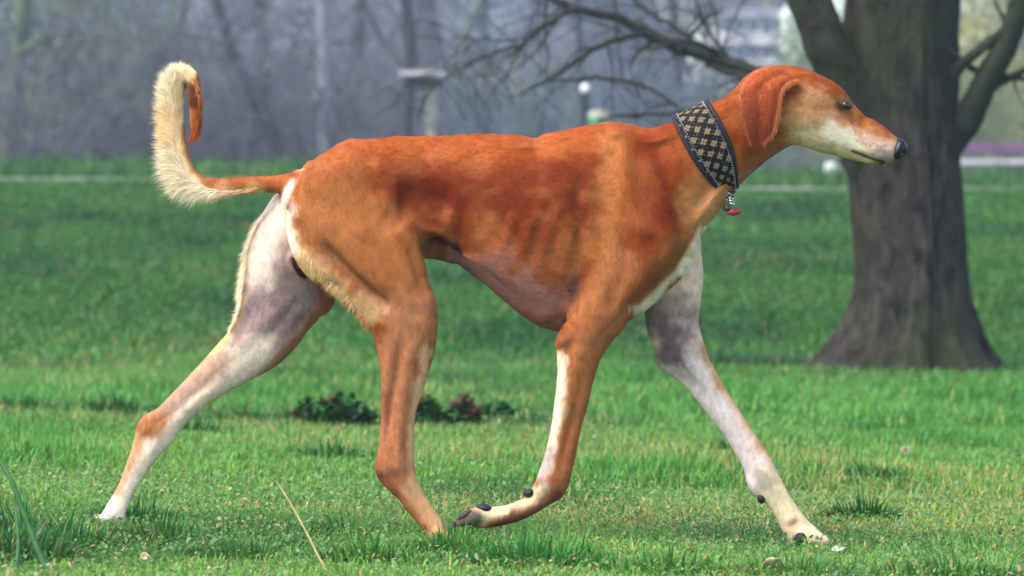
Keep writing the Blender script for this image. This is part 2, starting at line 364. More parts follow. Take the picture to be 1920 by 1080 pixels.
def main_tree():
    t = empty('park_tree', 'big furrowed grey tree with flared roots and forking trunk behind the dog\'s muzzle', 'tree', loc=tuple(wp(1700, 703)))
    o0 = np.array(t.location)
    # trunk: outline read per height
    ys_ = [712, 700, 680, 640, 600, 565, 530, 440, 340, 250, 180, 110, 40, -60, -200, -420]
    Ls = [1490, 1512, 1534, 1562, 1583, 1594, 1600, 1598, 1588, 1574, 1562, 1566, 1578, 1590, 1600, 1615]
    Rs = [1898, 1880, 1862, 1840, 1829, 1821, 1815, 1807, 1799, 1795, 1794, 1793, 1794, 1796, 1780, 1750]
    rows = crom(np.stack([ys_, Ls, Rs], 1).astype(float), 9); na = 200; V = []
    for (yy, l, r) in rows:
        c = wp((l + r) / 2, yy); rx = (r - l) / 2 / F * YT
        base = np.clip((yy - 560) / 140, 0, 1)
        rd = rx * (.92 - .1 * base)
        a = np.linspace(0, 2 * math.pi, na, endpoint=False); z = c[2]
        q = 1.0 + .035 * np.sin(a * 5 + z * .7) + .03 * np.sin(a * 8 + 1 - z * 1.1)
        q = q + base * (.10 * np.sin(a * 7 + .5) + .06 * np.sin(a * 13 + 2))
        fur_ = fbm2(a * 9 + 2.2 * vn2(a * 2, np.full(na, z * 1.2), 4), np.full(na, z * 1.6), 14, 4)
        # wrap seam
        fur2 = fbm2((a - 2 * math.pi) * 9 + 2.2 * vn2((a - 2 * math.pi) * 2, np.full(na, z * 1.2), 4), np.full(na, z * 1.6), 14, 4)
        wseam = np.clip((a - 5.6) / .68, 0, 1); fur_ = fur_ * (1 - wseam) + fur2 * wseam
        q = q + .10 * (np.abs(fur_ - .5) * 2 - .3)
        V.append(np.stack([c[0] + np.cos(a) * rx * q, YT + np.sin(a) * rd * q, np.full(na, z)], 1))
    V = np.array(V).reshape(-1, 3) - o0; Q = grid_faces(len(rows), na, True)
    mesh_obj('trunk', V, (Q, np.full(len(Q), 4)), M_BARK, t)
    rg = np.random.default_rng(5)
    def limb(pts, widths, mat=M_BARK, name='limb', sides=28, wob=.06):
        P = crom([list(wp(*p[:2], YT + p[2])) for p in pts], 8); Wd = crom([[q / 2 / F * YT] for q in widths], 8)[:, 0]
        P = P + (np.stack([fbm2(np.arange(len(P)) * .5, np.full(len(P), k), 90 + k) for k in range(3)], 1) - .5) * wob * .5
        Vt, Ft = tubes([(P - o0, Wd)], sides)
        a = Vt + o0; nrm = (fbm2(a[:, 0] * 14 + a[:, 1] * 9, a[:, 2] * 3.5, 33, 4) - .5)
        ctr = np.repeat(P, sides, 0); d = a - ctr; Vt = Vt + d * (nrm * .35)[:, None]
        return mesh_obj(name, Vt, Ft, mat, t), P, Wd
    # left stem rises beside the trunk
    limb([(1648, 330, .0), (1608, 230, -.1), (1572, 130, -.16), (1536, 50, -.2), (1510, -20, -.22), (1470, -120, -.25), (1420, -260, -.3)], [110, 104, 92, 84, 78, 70, 60], wob=.02)
    # right limb and its forks
    _, p1, w1 = limb([(1760, 300, 0), (1806, 232, -.05), (1846, 160, -.1), (1882, 92, -.15), (1910, 20, -.2), (1945, -80, -.25), (1990, -200, -.3)], [60, 56, 50, 46, 42, 36, 28], M_LIMB, wob=.02)
    limb([(1786, 140, -.1), (1822, 104, -.15), (1862, 74, -.16), (1890, 50, -.2)], [26, 22, 20, 14], M_LIMB, 'branch', 14, .02)
    limb([(1856, 166, -.1), (1888, 148, -.12), (1925, 130, -.2), (1975, 104, -.3), (2040, 90, -.4)], [20, 16, 13, 10, 7], M_LIMB, 'branch', 12, .02)
    # long hanging limb to the left with its arching branches
    _, p2, w2 = limb([(1600, 190, .25), (1530, 168, .3), (1460, 148, .4), (1400, 128, .45), (1335, 108, .5), (1270, 88, .5), (1215, 62, .5), (1160, 36, .5), (1100, 22, .5), (1045, 2, .5), (985, -30, .5)],
                     [30, 26, 25, 26, 26, 24, 22, 19, 16, 14, 12], M_LIMB, 'branch', 16, .03)
    br = [([(1075, 18, .5), (1040, 36, .45), (1005, 60, .4), (975, 88, .4), (950, 108, .4)], [11, 10, 9, 8, 5]),
          ([(980, 84, .4), (930, 98, .4), (880, 120, .3), (845, 140, .3)], [7, 6, 5, 3]),
          ([(1000, 72, .45), (950, 76, .5), (900, 72, .55), (850, 68, .6)], [5, 5, 4, 3]),
          ([(1225, 66, .5), (1180, 68, .45), (1130, 84, .4), (1090, 106, .4), (1050, 136, .4), (1010, 158, .35), (975, 176, .3)], [13, 13, 12, 11, 9, 7, 4]),
          ([(1020, 152, .35), (1070, 150, .3), (1130, 146, .3), (1190, 156, .3), (1240, 178, .3), (1270, 204, .3)], [5, 7, 8, 7, 6, 4]),
          ([(1465, 152, .4), (1420, 152, .4), (1370, 136, .45), (1320, 118, .5)], [16, 16, 14, 9]),
          ([(1330, 105, .5), (1285, 66, .55), (1240, 36, .6), (1190, 0, .65), (1140, -40, .7)], [11, 10, 9, 8, 7]),
          ([(1120, 224, .3), (1180, 216, .35), (1240, 214, .4), (1310, 205, .4), (1370, 190, .45)], [4, 6, 7, 6, 6]),
          ([(1355, 20, .4), (1330, 30, .4), (1310, 50, .45), (1290, 80, .5)], [5, 6, 6, 5]),
          ([(1380, 125, .45), (1345, 84, .5), (1320, 40, .5), (1300, -20, .5)], [9, 8, 7, 6])]
    allp = [(p2, w2), (p1, w1)]
    for pts, wd in br:
        _, p, w_ = limb(pts, wd, M_LIMB, 'branch', 10, .03); allp.append((p, w_))
    tw = []
    for p, w_ in allp[:1] + allp[2:]: tw += twigs_from(p, w_, rg, 5, .4, 2, -.3, .7, .002, 0)
    tw += twigs_from(p1[6:], w1[6:], rg, 5, .4, 2, -.2, .7, .002)
    # crown far above the frame
    for k in range(9):
        a = rg.uniform(0, 6.28); top = wp(1680, -200) + np.array([0, 0, 0.5]); D = np.array([math.cos(a), math.sin(a), 1.1]); P = [top]
        for _k in range(10): D = D + rg.normal(0, .12, 3); D /= np.linalg.norm(D); P.append(P[-1] + D * .42)
        tw.append((np.array(P), np.linspace(.08, .02, 11))); tw += twigs_from(np.array(P), np.linspace(.08, .02, 11), rg, 8, 1.2, 2, 0, .7, .004)
    Vt, Ft = tubes([(p - o0, r) for p, r in tw], 5)
    mesh_obj('crown', Vt, Ft, M_LIMB, t)
main_tree()

# ---- trees, saplings and bushes of the wood beyond the path
M_BT = [bark_mat('wood_bark_grey', (40, 40, 46), (70, 70, 76), None, (4, 4, 1), 3, (.5, .02)), bark_mat('wood_bark_pale', (112, 114, 120), (148, 148, 156), None, (4, 4, 1), 3, (.5, .02)),
        bark_mat('wood_bark_mossy', (70, 82, 62), (106, 118, 92), None, (4, 4, 1), 3, (.5, .02))]
M_TW = [mk_noise('twigs_mauve', (72, 72, 80), (112, 110, 118), 3, .9), mk_noise('twigs_grey', (66, 76, 86), (108, 118, 128), 3, .9), mk_noise('twigs_olive', (86, 96, 66), (124, 134, 92), 3, .9)]  # mauve and grey carry a painted blue tint of distant haze
def bare_tree(name, h, r0, seed, mat, tmat, lean=(0, 0), low=.6, nb=16, tl=2.2, bn=9):
    rg = np.random.default_rng(seed); t = bpy.data.objects.new(name, None); COL.objects.link(t)
    k = 14; D = np.array([lean[0], lean[1], 1.0]); P = [np.array([0, 0, -.3])]
    for _ in range(k): D = D + rg.normal(0, .035, 3); D /= np.linalg.norm(D); P.append(P[-1] + D * h / k)
    P = np.array(P); Rr = r0 * np.linspace(1, .25, k + 1); Rr[0] *= 1.4
    V, Fc = tubes([(P, Rr)], 14); mesh_obj('trunk', V, Fc, mat, t)
    tw = []
    for _ in range(nb):
        u = rg.uniform(low / h, .95) * k; i = int(u); p = P[i] + (P[min(i + 1, k)] - P[i]) * (u - i)
        a = rg.uniform(0, 6.28); D = np.array([math.cos(a), math.sin(a), rg.uniform(.0, .9)]); D /= np.linalg.norm(D); L_ = tl * rg.uniform(.7, 1.4); Q = [p]
        for _k in range(8): D = D + rg.normal(0, .15, 3); D[2] += .03; D /= np.linalg.norm(D); Q.append(Q[-1] + D * L_ / 8)
        Q = np.array(Q); rr = np.linspace(Rr[i] * .4, .012, 9); tw.append((Q, rr)); tw += twigs_from(Q, rr, rg, bn, L_ * .5, 3, .0, .6, .006, .1)
    V, Fc = tubes(tw, 4); mesh_obj('crown', V, Fc, tmat, t)
    return t
def bush(name, h, seed, tmat, n=26):
    rg = np.random.default_rng(seed); tw = []
    for _ in range(n):
        a = rg.uniform(0, 6.28); D = np.array([math.cos(a) * rg.uniform(.1, .9), math.sin(a) * rg.uniform(.1, .9), 1.0]); D /= np.linalg.norm(D); Q = [np.array([rg.normal(0, .12), rg.normal(0, .12), -.1])]
        L_ = h * rg.uniform(.6, 1.1)
        for _k in range(7): D = D + rg.normal(0, .12, 3); D /= np.linalg.norm(D); Q.append(Q[-1] + D * L_ / 7)
        Q = np.array(Q); rr = np.linspace(.02, .006, 8); tw.append((Q, rr)); tw += twigs_from(Q, rr, rg, 8, L_ * .4, 2, .0, .55, .005, .15)
    V, Fc = tubes(tw, 4); return mesh_obj(name, V, Fc, tmat, None)
def copy_tree(o, parent=None):
    c = o.copy(); COL.objects.link(c)
    if parent: c.parent = parent
    for ch in o.children: copy_tree(ch, c)
    return c
def put(o, px, d, rot=0, s=1.0, dz=0):
    x = (px - 960) / F * d; o.location = (x, d, float(ground_z(np.array([x]), np.array([float(d)]))[0]) + dz); o.rotation_euler = (0, 0, rot); o.scale = (s, s, s); return o
GW = 'bare trees of the hazy wood'
protos = [bare_tree('bare_tree', 11, .17, 1, M_BT[0], M_TW[0]), bare_tree('bare_tree', 12, .13, 2, M_BT[0], M_TW[1], (.1, 0)), bare_tree('bare_tree', 9, .10, 3, M_BT[1], M_TW[0], (-.12, .05)), bare_tree('bare_tree', 10, .12, 4, M_BT[2], M_TW[2], (.03, 0))]
def wood_tree(paths, d, mat, tmat, label, seed, ntw=7, tl=1.6):
    """a tree placed in the wood: first path is the trunk, the others its limbs; (px, py, width px)"""
    x, _, _ = W(paths[0][0][0], 330, d); gz = float(ground_z(np.array([x]), np.array([float(d)]))[0]); o0 = np.array([x, d, gz]); rg = np.random.default_rng(seed)
    e = empty('bare_tree', label, 'tree', GW, tuple(o0)); tw = []
    for k, pth_ in enumerate(paths):
        P = crom([list(W(q[0], q[1], d + (0 if k == 0 else rg.normal(0, .25)))) for q in pth_], 5)
        if k == 0: P[0][2] = gz - .3; P = np.concatenate([P, P[-1] + np.cumsum(np.tile((P[-1] - P[-2]) * 1.2, (8, 1)) + rg.normal(0, .05, (8, 3)), 0)])
        wd = crom([[q[2] / 2 / F * d] for q in pth_], 5)[:, 0]
        if k == 0: wd = np.concatenate([wd, wd[-1] * np.linspace(.95, .3, 8)])
        V, Fc = tubes([(P - o0, wd)], 12); mesh_obj('trunk' if k == 0 else 'branch', V, Fc, mat, e)
        tw += twigs_from(P, wd * (.5 if k == 0 else .8), rg, ntw * (2 if k == 0 else 1), tl, 3, -.05, .7, .006, .1)
    V, Fc = tubes([(p - o0, r) for p, r in tw], 4); mesh_obj('crown', V, Fc, tmat, e)
G0, PA, MO = M_BT
wood_tree([[(18, 330, 40), (20, 220, 34), (32, 110, 32), (44, 10, 30), (56, -60, 28)], [(34, 100, 12), (75, 76, 10), (130, 62, 9), (190, 50, 8), (260, 50, 8), (340, 60, 6), (420, 84, 4)], [(60, 160, 7), (110, 130, 8), (150, 84, 7), (200, 62, 6), (240, 30, 4)], [(20, 180, 10), (-30, 120, 8), (-80, 40, 6)]],
          50, MO, M_TW[1], 'mossy green grey tree at the far left edge with long arching branches', 31)
wood_tree([[(492, 330, 26), (455, 240, 24), (420, 160, 23), (385, 80, 21), (345, 0, 20), (310, -60, 18)], [(440, 210, 8), (470, 150, 7), (520, 110, 5), (560, 60, 4)]], 54, PA, M_TW[0], 'pale thin tree leaning left, seen just right of the dog\'s tail tip', 32)
wood_tree([[(562, 330, 28), (525, 270, 26), (475, 180, 24), (435, 90, 22), (405, 0, 20), (385, -60, 18)]], 50, G0, M_TW[1], 'dark tree leaning left beside the pale leaning one', 33)
wood_tree([[(532, 330, 30), (508, 230, 28), (492, 120, 26), (482, 0, 24), (476, -60, 22)], [(500, 160, 10), (560, 110, 8), (640, 80, 6), (720, 70, 4)]], 58, G0, M_TW[0], 'dark upright trunk rising between the two leaning trees and the pale upright one', 34)
wood_tree([[(614, 330, 32), (612, 230, 30), (608, 120, 26), (600, 0, 24), (594, -60, 22)], [(610, 172, 9), (592, 182, 8), (578, 206, 5)]], 56, PA, M_TW[0], 'pale upright tree behind the dog\'s rump', 35)
wood_tree([[(758, 330, 26), (764, 200, 25), (770, 90, 23), (760, 0, 22), (752, -60, 20)], [(766, 130, 9), (720, 80, 8), (690, 20, 6), (650, -40, 4)]], 49, G0, M_TW[0], 'dark tree with forked limb behind the middle of the dog\'s back', 36)
wood_tree([[(868, 330, 20), (856, 200, 19), (872, 80, 17), (900, 0, 15), (920, -60, 14)], [(860, 160, 7), (930, 120, 6), (990, 96, 4)]], 60, MO, M_TW[1], 'greenish curved tree above the front half of the dog\'s back', 37)
wood_tree([[(1098, 330, 18), (1092, 200, 17), (1086, 70, 15), (1080, -50, 13)]], 52, G0, M_TW[1], 'thin dark tree right behind the white globe lamp', 38)
wood_tree([[(1278, 330, 24), (1274, 200, 22), (1270, 100, 20), (1260, 0, 18), (1255, -50, 16)], [(1272, 130, 8), (1230, 90, 7), (1190, 20, 5)]], 58, G0, M_TW[0], 'grey tree behind the hanging branches, above the dog\'s collar', 39)
wood_tree([[(190, 330, 18), (205, 250, 16), (250, 170, 14), (300, 110, 12), (340, 40, 10), (360, -40, 8)], [(236, 190, 7), (210, 120, 6), (205, 40, 4)]], 52, G0, M_TW[0], 'thin dark tree bending right between the mossy tree and the tail', 40)
others = [(110, 76, 1), (300, 80, 2), (660, 74, 0), (700, 86, 2), (820, 78, 0), (930, 70, 1), (1060, 80, 2), (1180, 74, 1),
          (-80, 60, 0), (-180, 70, 1), (2000, 62, 1), (2100, 74, 0), (60, 84, 0), (250, 88, 1), (600, 90, 0), (780, 92, 1), (1010, 94, 0), (1150, 96, 1), (340, 98, 0), (500, 100, 1), (1900, 90, 3), (120, 62, 3), (270, 60, 3)]
used = [False] * 4
def inst(p):
    if not used[p]: used[p] = True; return protos[p]
    return copy_tree(protos[p])
for k, (px, d, p) in enumerate(others):
    tag(put(inst(p), px, d, k * 1.7, .85 + .35 * ((k * 37) % 10) / 10), 'bare grey twiggy tree blurred in the wood beyond the path', 'tree', GW)
bp_ = [bush('bare_bush', 2.6, 11, M_TW[0]), bush('bare_bush', 2.2, 12, M_TW[1]), bush('bare_bush', 2.4, 13, M_TW[2])]
ub = [False] * 3
bl = ['mauve twiggy bare bush low in the wood beyond the path', 'grey twiggy bare bush low in the wood beyond the path', 'olive green twiggy bush low in the wood beyond the path']
for k in range(44):
    px = -150 + k * 48 + ((k * 53) % 17) * 2; d = 47 + ((k * 29) % 23) * 1.5
    if 1420 < px < 1560 and d < 60: d = 66
    p = 2 if (px < 330 and k % 2) or (px > 1380) or (900 < px < 1100 and k % 3 == 0) else k % 2
    if ub[p]: o = bp_[p].copy(); COL.objects.link(o)
    else: o = bp_[p]; ub[p] = True
    tag(put(o, px, d, k * 2.1, .8 + .5 * ((k * 31) % 10) / 10), bl[p], 'bush', 'bare bushes under the trees')
# far-off wood on the hillside, one mass
def far_wood():
    rg = np.random.default_rng(77); tw = []
    for k in range(300):
        d = rg.uniform(100, 175); x = rg.uniform(-.2, .2) * d; z = float(ground_z(np.array([x]), np.array([d]))[0]); h = rg.uniform(5, 10) if x / d * F + 960 < 1250 else rg.uniform(2.2, 4); D = np.array([rg.normal(0, .08), 0, 1.0]); P = [np.array([x, d, z - .3])]
        for _k in range(6): D = D + rg.normal(0, .05, 3); D /= np.linalg.norm(D); P.append(P[-1] + D * h / 6)
        P = np.array(P); rr = np.linspace(.16, .04, 7); tw.append((P, rr)); tw += twigs_from(P, rr, rg, 14, 2.4, 2, 0, .7, .012, .3)
    V, Fc = tubes(tw, 3); return mesh_obj('far_wood', V, Fc, M_TW[1], None)
tag(far_wood(), 'far-off leafless wood on the rising ground beyond', 'wood', kind='stuff')

# ---- leafy shrubs (olive spring green) at the right and the left edge, built of leaf clumps
M_LEAF = mk_attr('spring_leaves', .6, None, spec=.2, transl=.3)
def leafy(name, h, w_, n, c1, c2, seed, leaf=.06):
    rg = np.random.default_rng(seed); e = bpy.data.objects.new(name, None); COL.objects.link(e)
    cl = rg.normal(0, 1, (26, 3)) * np.array([w_ * .34, w_ * .34, h * .26]) + np.array([0, 0, h * .52]); cl[:, 2] = np.clip(cl[:, 2], .15, h)
    k = rg.integers(0, 26, n); P = cl[k] + rg.normal(0, 1, (n, 3)) * w_ * .13; P[:, 2] = np.abs(P[:, 2])
    A = rg.normal(0, 1, (n, 3)); A /= np.linalg.norm(A, axis=1)[:, None]; B = np.cross(A, rg.normal(0, 1, (n, 3))); B /= np.linalg.norm(B, axis=1)[:, None]
    s = (leaf * rg.uniform(.5, 1.3, n))[:, None]; V = np.stack([P - A * s, P + B * s * .45, P + A * s, P - B * s * .45], 1).reshape(-1, 3)
    tone = rg.uniform(0, 1, 26)[k] * .7 + rg.uniform(0, .3, n); c = lin(c1) * (1 - tone[:, None]) + lin(c2) * tone[:, None]
    mesh_obj('foliage', V, (np.arange(n * 4), np.full(n, 4)), M_LEAF, e, False, np.repeat(c, 4, 0))
    st = []
    for q in range(14):
        p = cl[q]; st.append((np.array([[0, 0, -.2], p * np.array([.4, .4, .5]), p]), np.array([.03, .02, .01])))
    V, Fc = tubes(st, 5); mesh_obj('stem', V, Fc, M_TW[2], e); return e
lf = [leafy('leafy_shrub', 3.6, 2.6, 9000, (112, 118, 66), (172, 168, 104), 5), leafy('leafy_shrub', 3.2, 2.4, 8000, (74, 104, 70), (120, 146, 100), 6)]
GL = 'leafy shrubs beyond the path'
ls = [(1500, 62, 1, 'pale green leafy shrub between hanging branches and left fork of the big tree', .95), (1850, 66, 0, 'olive yellow leafy shrub seen under the right fork of the big tree', 1.3), (1930, 70, 0, 'olive yellow leafy shrub cut by the right edge of the photo', 1.5),
      (1790, 72, 0, 'olive yellow leafy shrub half hidden by the right side of the big trunk', 1.25), (30, 62, 1, 'grey green leafy shrub at the left edge of the wood', 1.3), (185, 74, 1, 'grey green leafy shrub between the mossy trunk and the tail', 1.1), (2050, 66, 0, None, 1.3)]
ul = [False, False]
for k, (px, d, p, lb, s) in enumerate(ls):
    if lb is None: continue
    o = copy_tree(lf[p]) if ul[p] else lf[p]; ul[p] = True
    tag(put(o, px, d, k * 1.3, s), lb, 'shrub', GL)

# ------------------------------------------------------------------ building, lamps, posts, fence, stones
M_WALL = mk_noise('pale_render', (226, 214, 212), (238, 230, 228), 2, .8); M_WIN = mk_noise('window_glass_grey', (92, 104, 122), (128, 140, 156), 1.5, .25); M_FRAME = mk_noise('window_frame', (180, 180, 184), (200, 200, 204), 4, .6)
def box(V, Fs, x0, x1, y0, y1, z0, z1):
    b = len(V); V += [(x, y, z) for z in (z0, z1) for y in (y0, y1) for x in (x0, x1)]
    for f in ((0, 2, 3, 1), (4, 5, 7, 6), (0, 1, 5, 4), (2, 6, 7, 3), (0, 4, 6, 2), (1, 3, 7, 5)): Fs.append(tuple(b + i for i in f))
def boxes(name, bl_, mat, parent=None, bev=0):
    V, Fs = [], []
    for b in bl_: box(V, Fs, *b)
    o = mesh_obj(name, V, Fs, mat, parent, False)
    if bev: m = o.modifiers.new('b', 'BEVEL'); m.width = bev; m.segments = 2
    return o
def building():
    d = 118.0; a = wp(1340, 40, d); x0, x1 = a[0], wp(1462, 40, d)[0]; zt = wp(0, 4, d)[2]
    e = empty('apartment_building', 'pale apartment block with grey window bands showing through the branches at the top', 'building', loc=(x0, d, 0)); w_ = x1 - x0
    fl_ = (wp(0, 4, d)[2] - wp(0, 60, d)[2])                       # one storey
    z_b = zt - fl_ * 2 - .2; rows = []
    gz = float(ground_z(np.array([x0]), np.array([d]))[0]) - 1
    walls = []; zz = zt
    # wall bands (parapets) and set-back window bands
    boxes('wall', [(0, w_, .25, 9, gz, zt), (0, w_, 0, .25, zt - .52 * fl_, zt), (0, w_, 0, .25, zt - 1.42 * fl_, zt - 1.0 * fl_), (0, w_, 0, .25, zt - 2.4 * fl_, zt - 1.9 * fl_)], M_WALL, e)
    boxes('roof', [(-.3, w_ + .3, -.3, 9.3, zt, zt + .35)], mk_noise('roof_edge', (98, 92, 92), (120, 112, 112), 3, .8), e)
    for r_ in range(2):
        zt2 = zt - (.52 + .9 * r_) * fl_; zb2 = zt - (1.0 + .9 * r_) * fl_
        for q in range(5):
            xa = w_ * (q + .06) / 5; xb = w_ * (q + .94) / 5
            f = boxes('window', [(xa, xb, .14, .24, zb2 + .03, zt2 - .03)], M_WIN, e)
            boxes('frame', [(xa - .05, xa, .1, .245, zb2 + .02, zt2 - .02), (xb, xb + .05, .1, .245, zb2 + .02, zt2 - .02), ((xa + xb) / 2 - .03, (xa + xb) / 2 + .03, .1, .135, zb2 + .02, zt2 - .02)], M_FRAME, f)
building()
M_POST = mk_noise('lamp_post_paint', (70, 72, 74), (92, 94, 96), 8, .6); M_GLOBE = mk_noise('opal_globe', (206, 206, 216), (222, 222, 230), 5, .35)
def lathe(prof, sides=24):
    a = np.linspace(0, 2 * math.pi, sides, endpoint=False); V = np.array([[(r * math.cos(q), r * math.sin(q), z) for q in a] for r, z in prof]).reshape(-1, 3)
    Q = grid_faces(len(prof), sides, True); return V, (Q, np.full(len(Q), 4))
def globe_lamp(px, py, d, rpx, label, g='globe lamps at the edge of the wood'):
    x, y, z = W(px, py, d); gz = float(ground_z(np.array([x]), np.array([d]))[0]); r = rpx / F * d; h = z - gz
    e = empty('street_lamp', label, 'lamp', g, (x, y, gz))
    V, Fc = lathe([(.10, -.1), (.10, .15), (.06, .2), (.04, .3), (.035, h - r * 1.1), (.07, h - r * 1.0), (.07, h - r * .85)]); mesh_obj('post', V, Fc, M_POST, e)
    V, Fc = lathe([(max(.002, r * math.sin(t)), h - r * math.cos(t) * 1.1) for t in np.linspace(0, math.pi, 15)]); mesh_obj('globe', V, Fc, M_GLOBE, e)
globe_lamp(1097, 167, 44.5, 9, 'park lamp with white globe on a thin post behind the withers')
globe_lamp(761, 192, 50, 8, 'dim whitish globe lamp on a post behind the dog\'s loin')
M_PP = mk_noise('pale_post', (142, 140, 120), (166, 164, 142), 6, .8); M_BOARD = mk_noise('pale_board', (150, 146, 150), (176, 170, 172), 4, .8)
def flat_lamp():
    x, y, z = W(810, 140, 47.0); gz = float(ground_z(np.array([x]), np.array([47.0]))[0]); h = z - gz
    e = empty('shelter_sign', 'pale post carrying a flat dark undersided board behind the dog\'s back', 'sign', loc=(x, y, gz))
    boxes('post', [(-.06, .06, -.06, .06, -.1, h - .12)], M_PP, e, .01); boxes('board', [(-.36, .16, -.35, .35, h - .03, h + .03)], M_BOARD, e, .01)
    boxes('panel', [(-.30, .12, -.12, .12, h - .15, h - .04)], mk_noise('dark_panel', (52, 48, 62), (70, 66, 80), 5, .7), e, .01)
flat_lamp()
xg, yg, zg = W(1121, 228, 46.0); gz = float(ground_z(np.array([xg]), np.array([46.0]))[0])
e = empty('litter_bin', 'small green bin with pale lid seen just above the dog\'s withers', 'bin', loc=(xg, yg, gz)); hb = zg - gz + .06
V, Fc = lathe([(.09, -.1), (.10, 0), (.11, hb - .08), (.12, hb - .03), (.10, hb - .02)], 20); mesh_obj('bin_body', V, Fc, mk_noise('green_enamel', (16, 120, 84), (24, 140, 98), 4, .5), e)
V, Fc = lathe([(.125, hb - .02), (.12, hb + .03), (.06, hb + .06), (.001, hb + .065)], 20); mesh_obj('lid', V, Fc, M_PP, e)
# purple rail fence right of the tree
def rail_fence():
    d = 44.0; x0 = wp(1770, 0, d)[0]; x1 = x0 + 5; gz = float(ground_z(np.array([x0]), np.array([d]))[0])
    e = empty('rail_fence', 'low fence with dull purple top rail and pale lower rail right of big trunk', 'fence', loc=(x0, d, gz)); z = lambda py: W(0, py, d)[2] - gz
    boxes('top_rail', [(0, 5, -.04, .04, z(288), z(270))], mk_noise('purple_paint', (92, 58, 96), (112, 76, 112), 3, .6), e, .008)
    boxes('lower_rail', [(0, 5, -.03, .03, z(309), z(299))], mk_noise('pale_paint', (168, 160, 172), (190, 182, 192), 3, .6), e, .008)
    for q in (.6, 2.4, 4.2): boxes('post', [(q - .05, q + .05, .045, .12, -.1, z(272))], M_PP, e, .008)
rail_fence()
M_STONE = mk_noise('pale_stone', (150, 156, 154), (196, 200, 198), 6, .9, bump=(.6, .01))
def rock(name, px, py, d, r, label, cat, mat=M_STONE, g=None, flat=.8, seed=1):
    x, y, z = W(px, py, d); V, Fc = lathe([(max(.001, r * math.sin(t)), -r * flat * math.cos(t)) for t in np.linspace(0, math.pi, 14)], 22)
    n = fbm2(V[:, 0] / r * 1.5 + V[:, 2] / r * 2 + seed, V[:, 1] / r * 1.5, seed, 3); V = V * (.75 + .5 * n[:, None]) + np.array([x, y, z])
    return tag(mesh_obj(name, V, Fc, mat), label, cat, g)
rock('stone', 1511, 334, 43, .055, 'small whitish stone at the bank crest below the dog\'s chin', 'stone', g='pale stones on the bank crest', seed=3)
rock('stone', 1559, 324, 43, .09, 'larger grey stone close left of the big trunk', 'stone', g='pale stones on the bank crest', flat=1.2, seed=4)
rock('stone', 1868, 333, 43, .085, 'pale stone under the purple rail right of the big trunk', 'stone', g='pale stones on the bank crest', seed=5)
rock('stone', 174, 346, 32.6, .05, 'flat pale stone lying below the path at the left', 'stone', g='pale stones on the bank crest', flat=.35, seed=6)

# ------------------------------------------------------------------ small things in the meadow
M_WEED = mk_attr('weed_leaves', .6, None, spec=.25, transl=.2)
def weed(px, py, wpx, hpx, label, seed, n=260, brown=.4):
    d = CAMH * F / (py - HOR); x, y, _ = W(px, py, d); z = float(ground_z(np.array([x]), np.array([y]))[0]); rg = np.random.default_rng(seed); rw, h = wpx / 2 / F * d, 1.5 * hpx / F * d
    V = []; C = []
    a = rg.uniform(0, 6.28, n); q = np.sqrt(rg.uniform(0, 1, n)); cx = np.cos(a) * q * rw; cy = np.sin(a) * q * rw * .5
    hh = h * (1 - .6 * q * q) * rg.uniform(.3, 1.1, n)
    br_ = fbm2(cx * 30 + seed, cy * 30, seed, 2) < brown
    for i in range(n):
        p = np.array([cx[i], cy[i], hh[i]]); t = rg.uniform(0, 6.28); u = np.array([math.cos(t), math.sin(t), rg.normal(.15, .5)]); v = np.array([-math.sin(t), math.cos(t), rg.normal(0, .3)]); s = rg.uniform(.012, .026)
        V += [p - u * s, p - u * s * .2 + v * s * .55, p + u * s, p - u * s * .2 - v * s * .55]
        c = lin((84, 66, 44)) if br_[i] and hh[i] > h * .35 else lin((36, 92, 32)); c = c * rg.uniform(.6, 1.4); C += [c] * 4
    e = empty('weed_clump', label, 'weed', 'brown tipped weed clumps in the meadow', (x, y, z))
    mesh_obj('leaves', V, (np.arange(n * 4), np.full(n, 4)), M_WEED, e, False, np.array(C))
    st = [(np.array([[cx[i] * .5, cy[i] * .5, -.01], [cx[i] * .8, cy[i] * .8, hh[i] * .5], [cx[i], cy[i], hh[i]]]), np.array([.0022, .0018, .0012])) for i in range(0, n, 5)]
    V, Fc = tubes(st, 4); mesh_obj('stem', V, Fc, M_TW[2], e)
weed(640, 812, 130, 42, 'wide dark green weed clump with brown tips, left of the near hind leg', 21, 520, .42)
weed(575, 806, 50, 34, 'small brown tipped weed at the left end of the dark clump', 22, 160, .5)
weed(800, 806, 56, 40, 'bluish green weed touching the right edge of the near hind leg', 23, 180, .35)
weed(868, 806, 70, 38, 'reddish brown weed clump right of the near hind leg', 24, 260, .55)
weed(935, 792, 60, 26, 'faint green weed with a few brown tips, farthest right of the clumps', 25, 150, .35)
M_STRAW = mk_noise('dry_straw', (128, 118, 74), (160, 146, 100), 40, .7); M_BL = mk_noise('green_blade', (24, 66, 24), (40, 90, 36), 60, .5)
def stalk(name, pts, r0, r1, mat, label, cat='grass stalk', flat=False):
    P = crom([list(W(*p)) for p in pts], 6); n = len(P); rr = np.linspace(r0, r1, n); e = P[0].copy()
    V, Fc = tubes([(P - e, rr)], 8)
    if flat:
        c = np.repeat(P - e, 8, 0); dlt = V - c; dlt[:, 1] *= .25; V = c + dlt
    o = mesh_obj(name, V, Fc, mat); o.location = tuple(e); return tag(o, label, cat)
stalk('dry_stalk', [(640, 1110, 6.15), (606, 1060, 6.2), (575, 1000, 6.25), (545, 945, 6.3), (520, 906, 6.32), (514, 898, 6.32)], .0019, .0014, M_STRAW, 'straw coloured stalk leaning left in front of the hind legs')
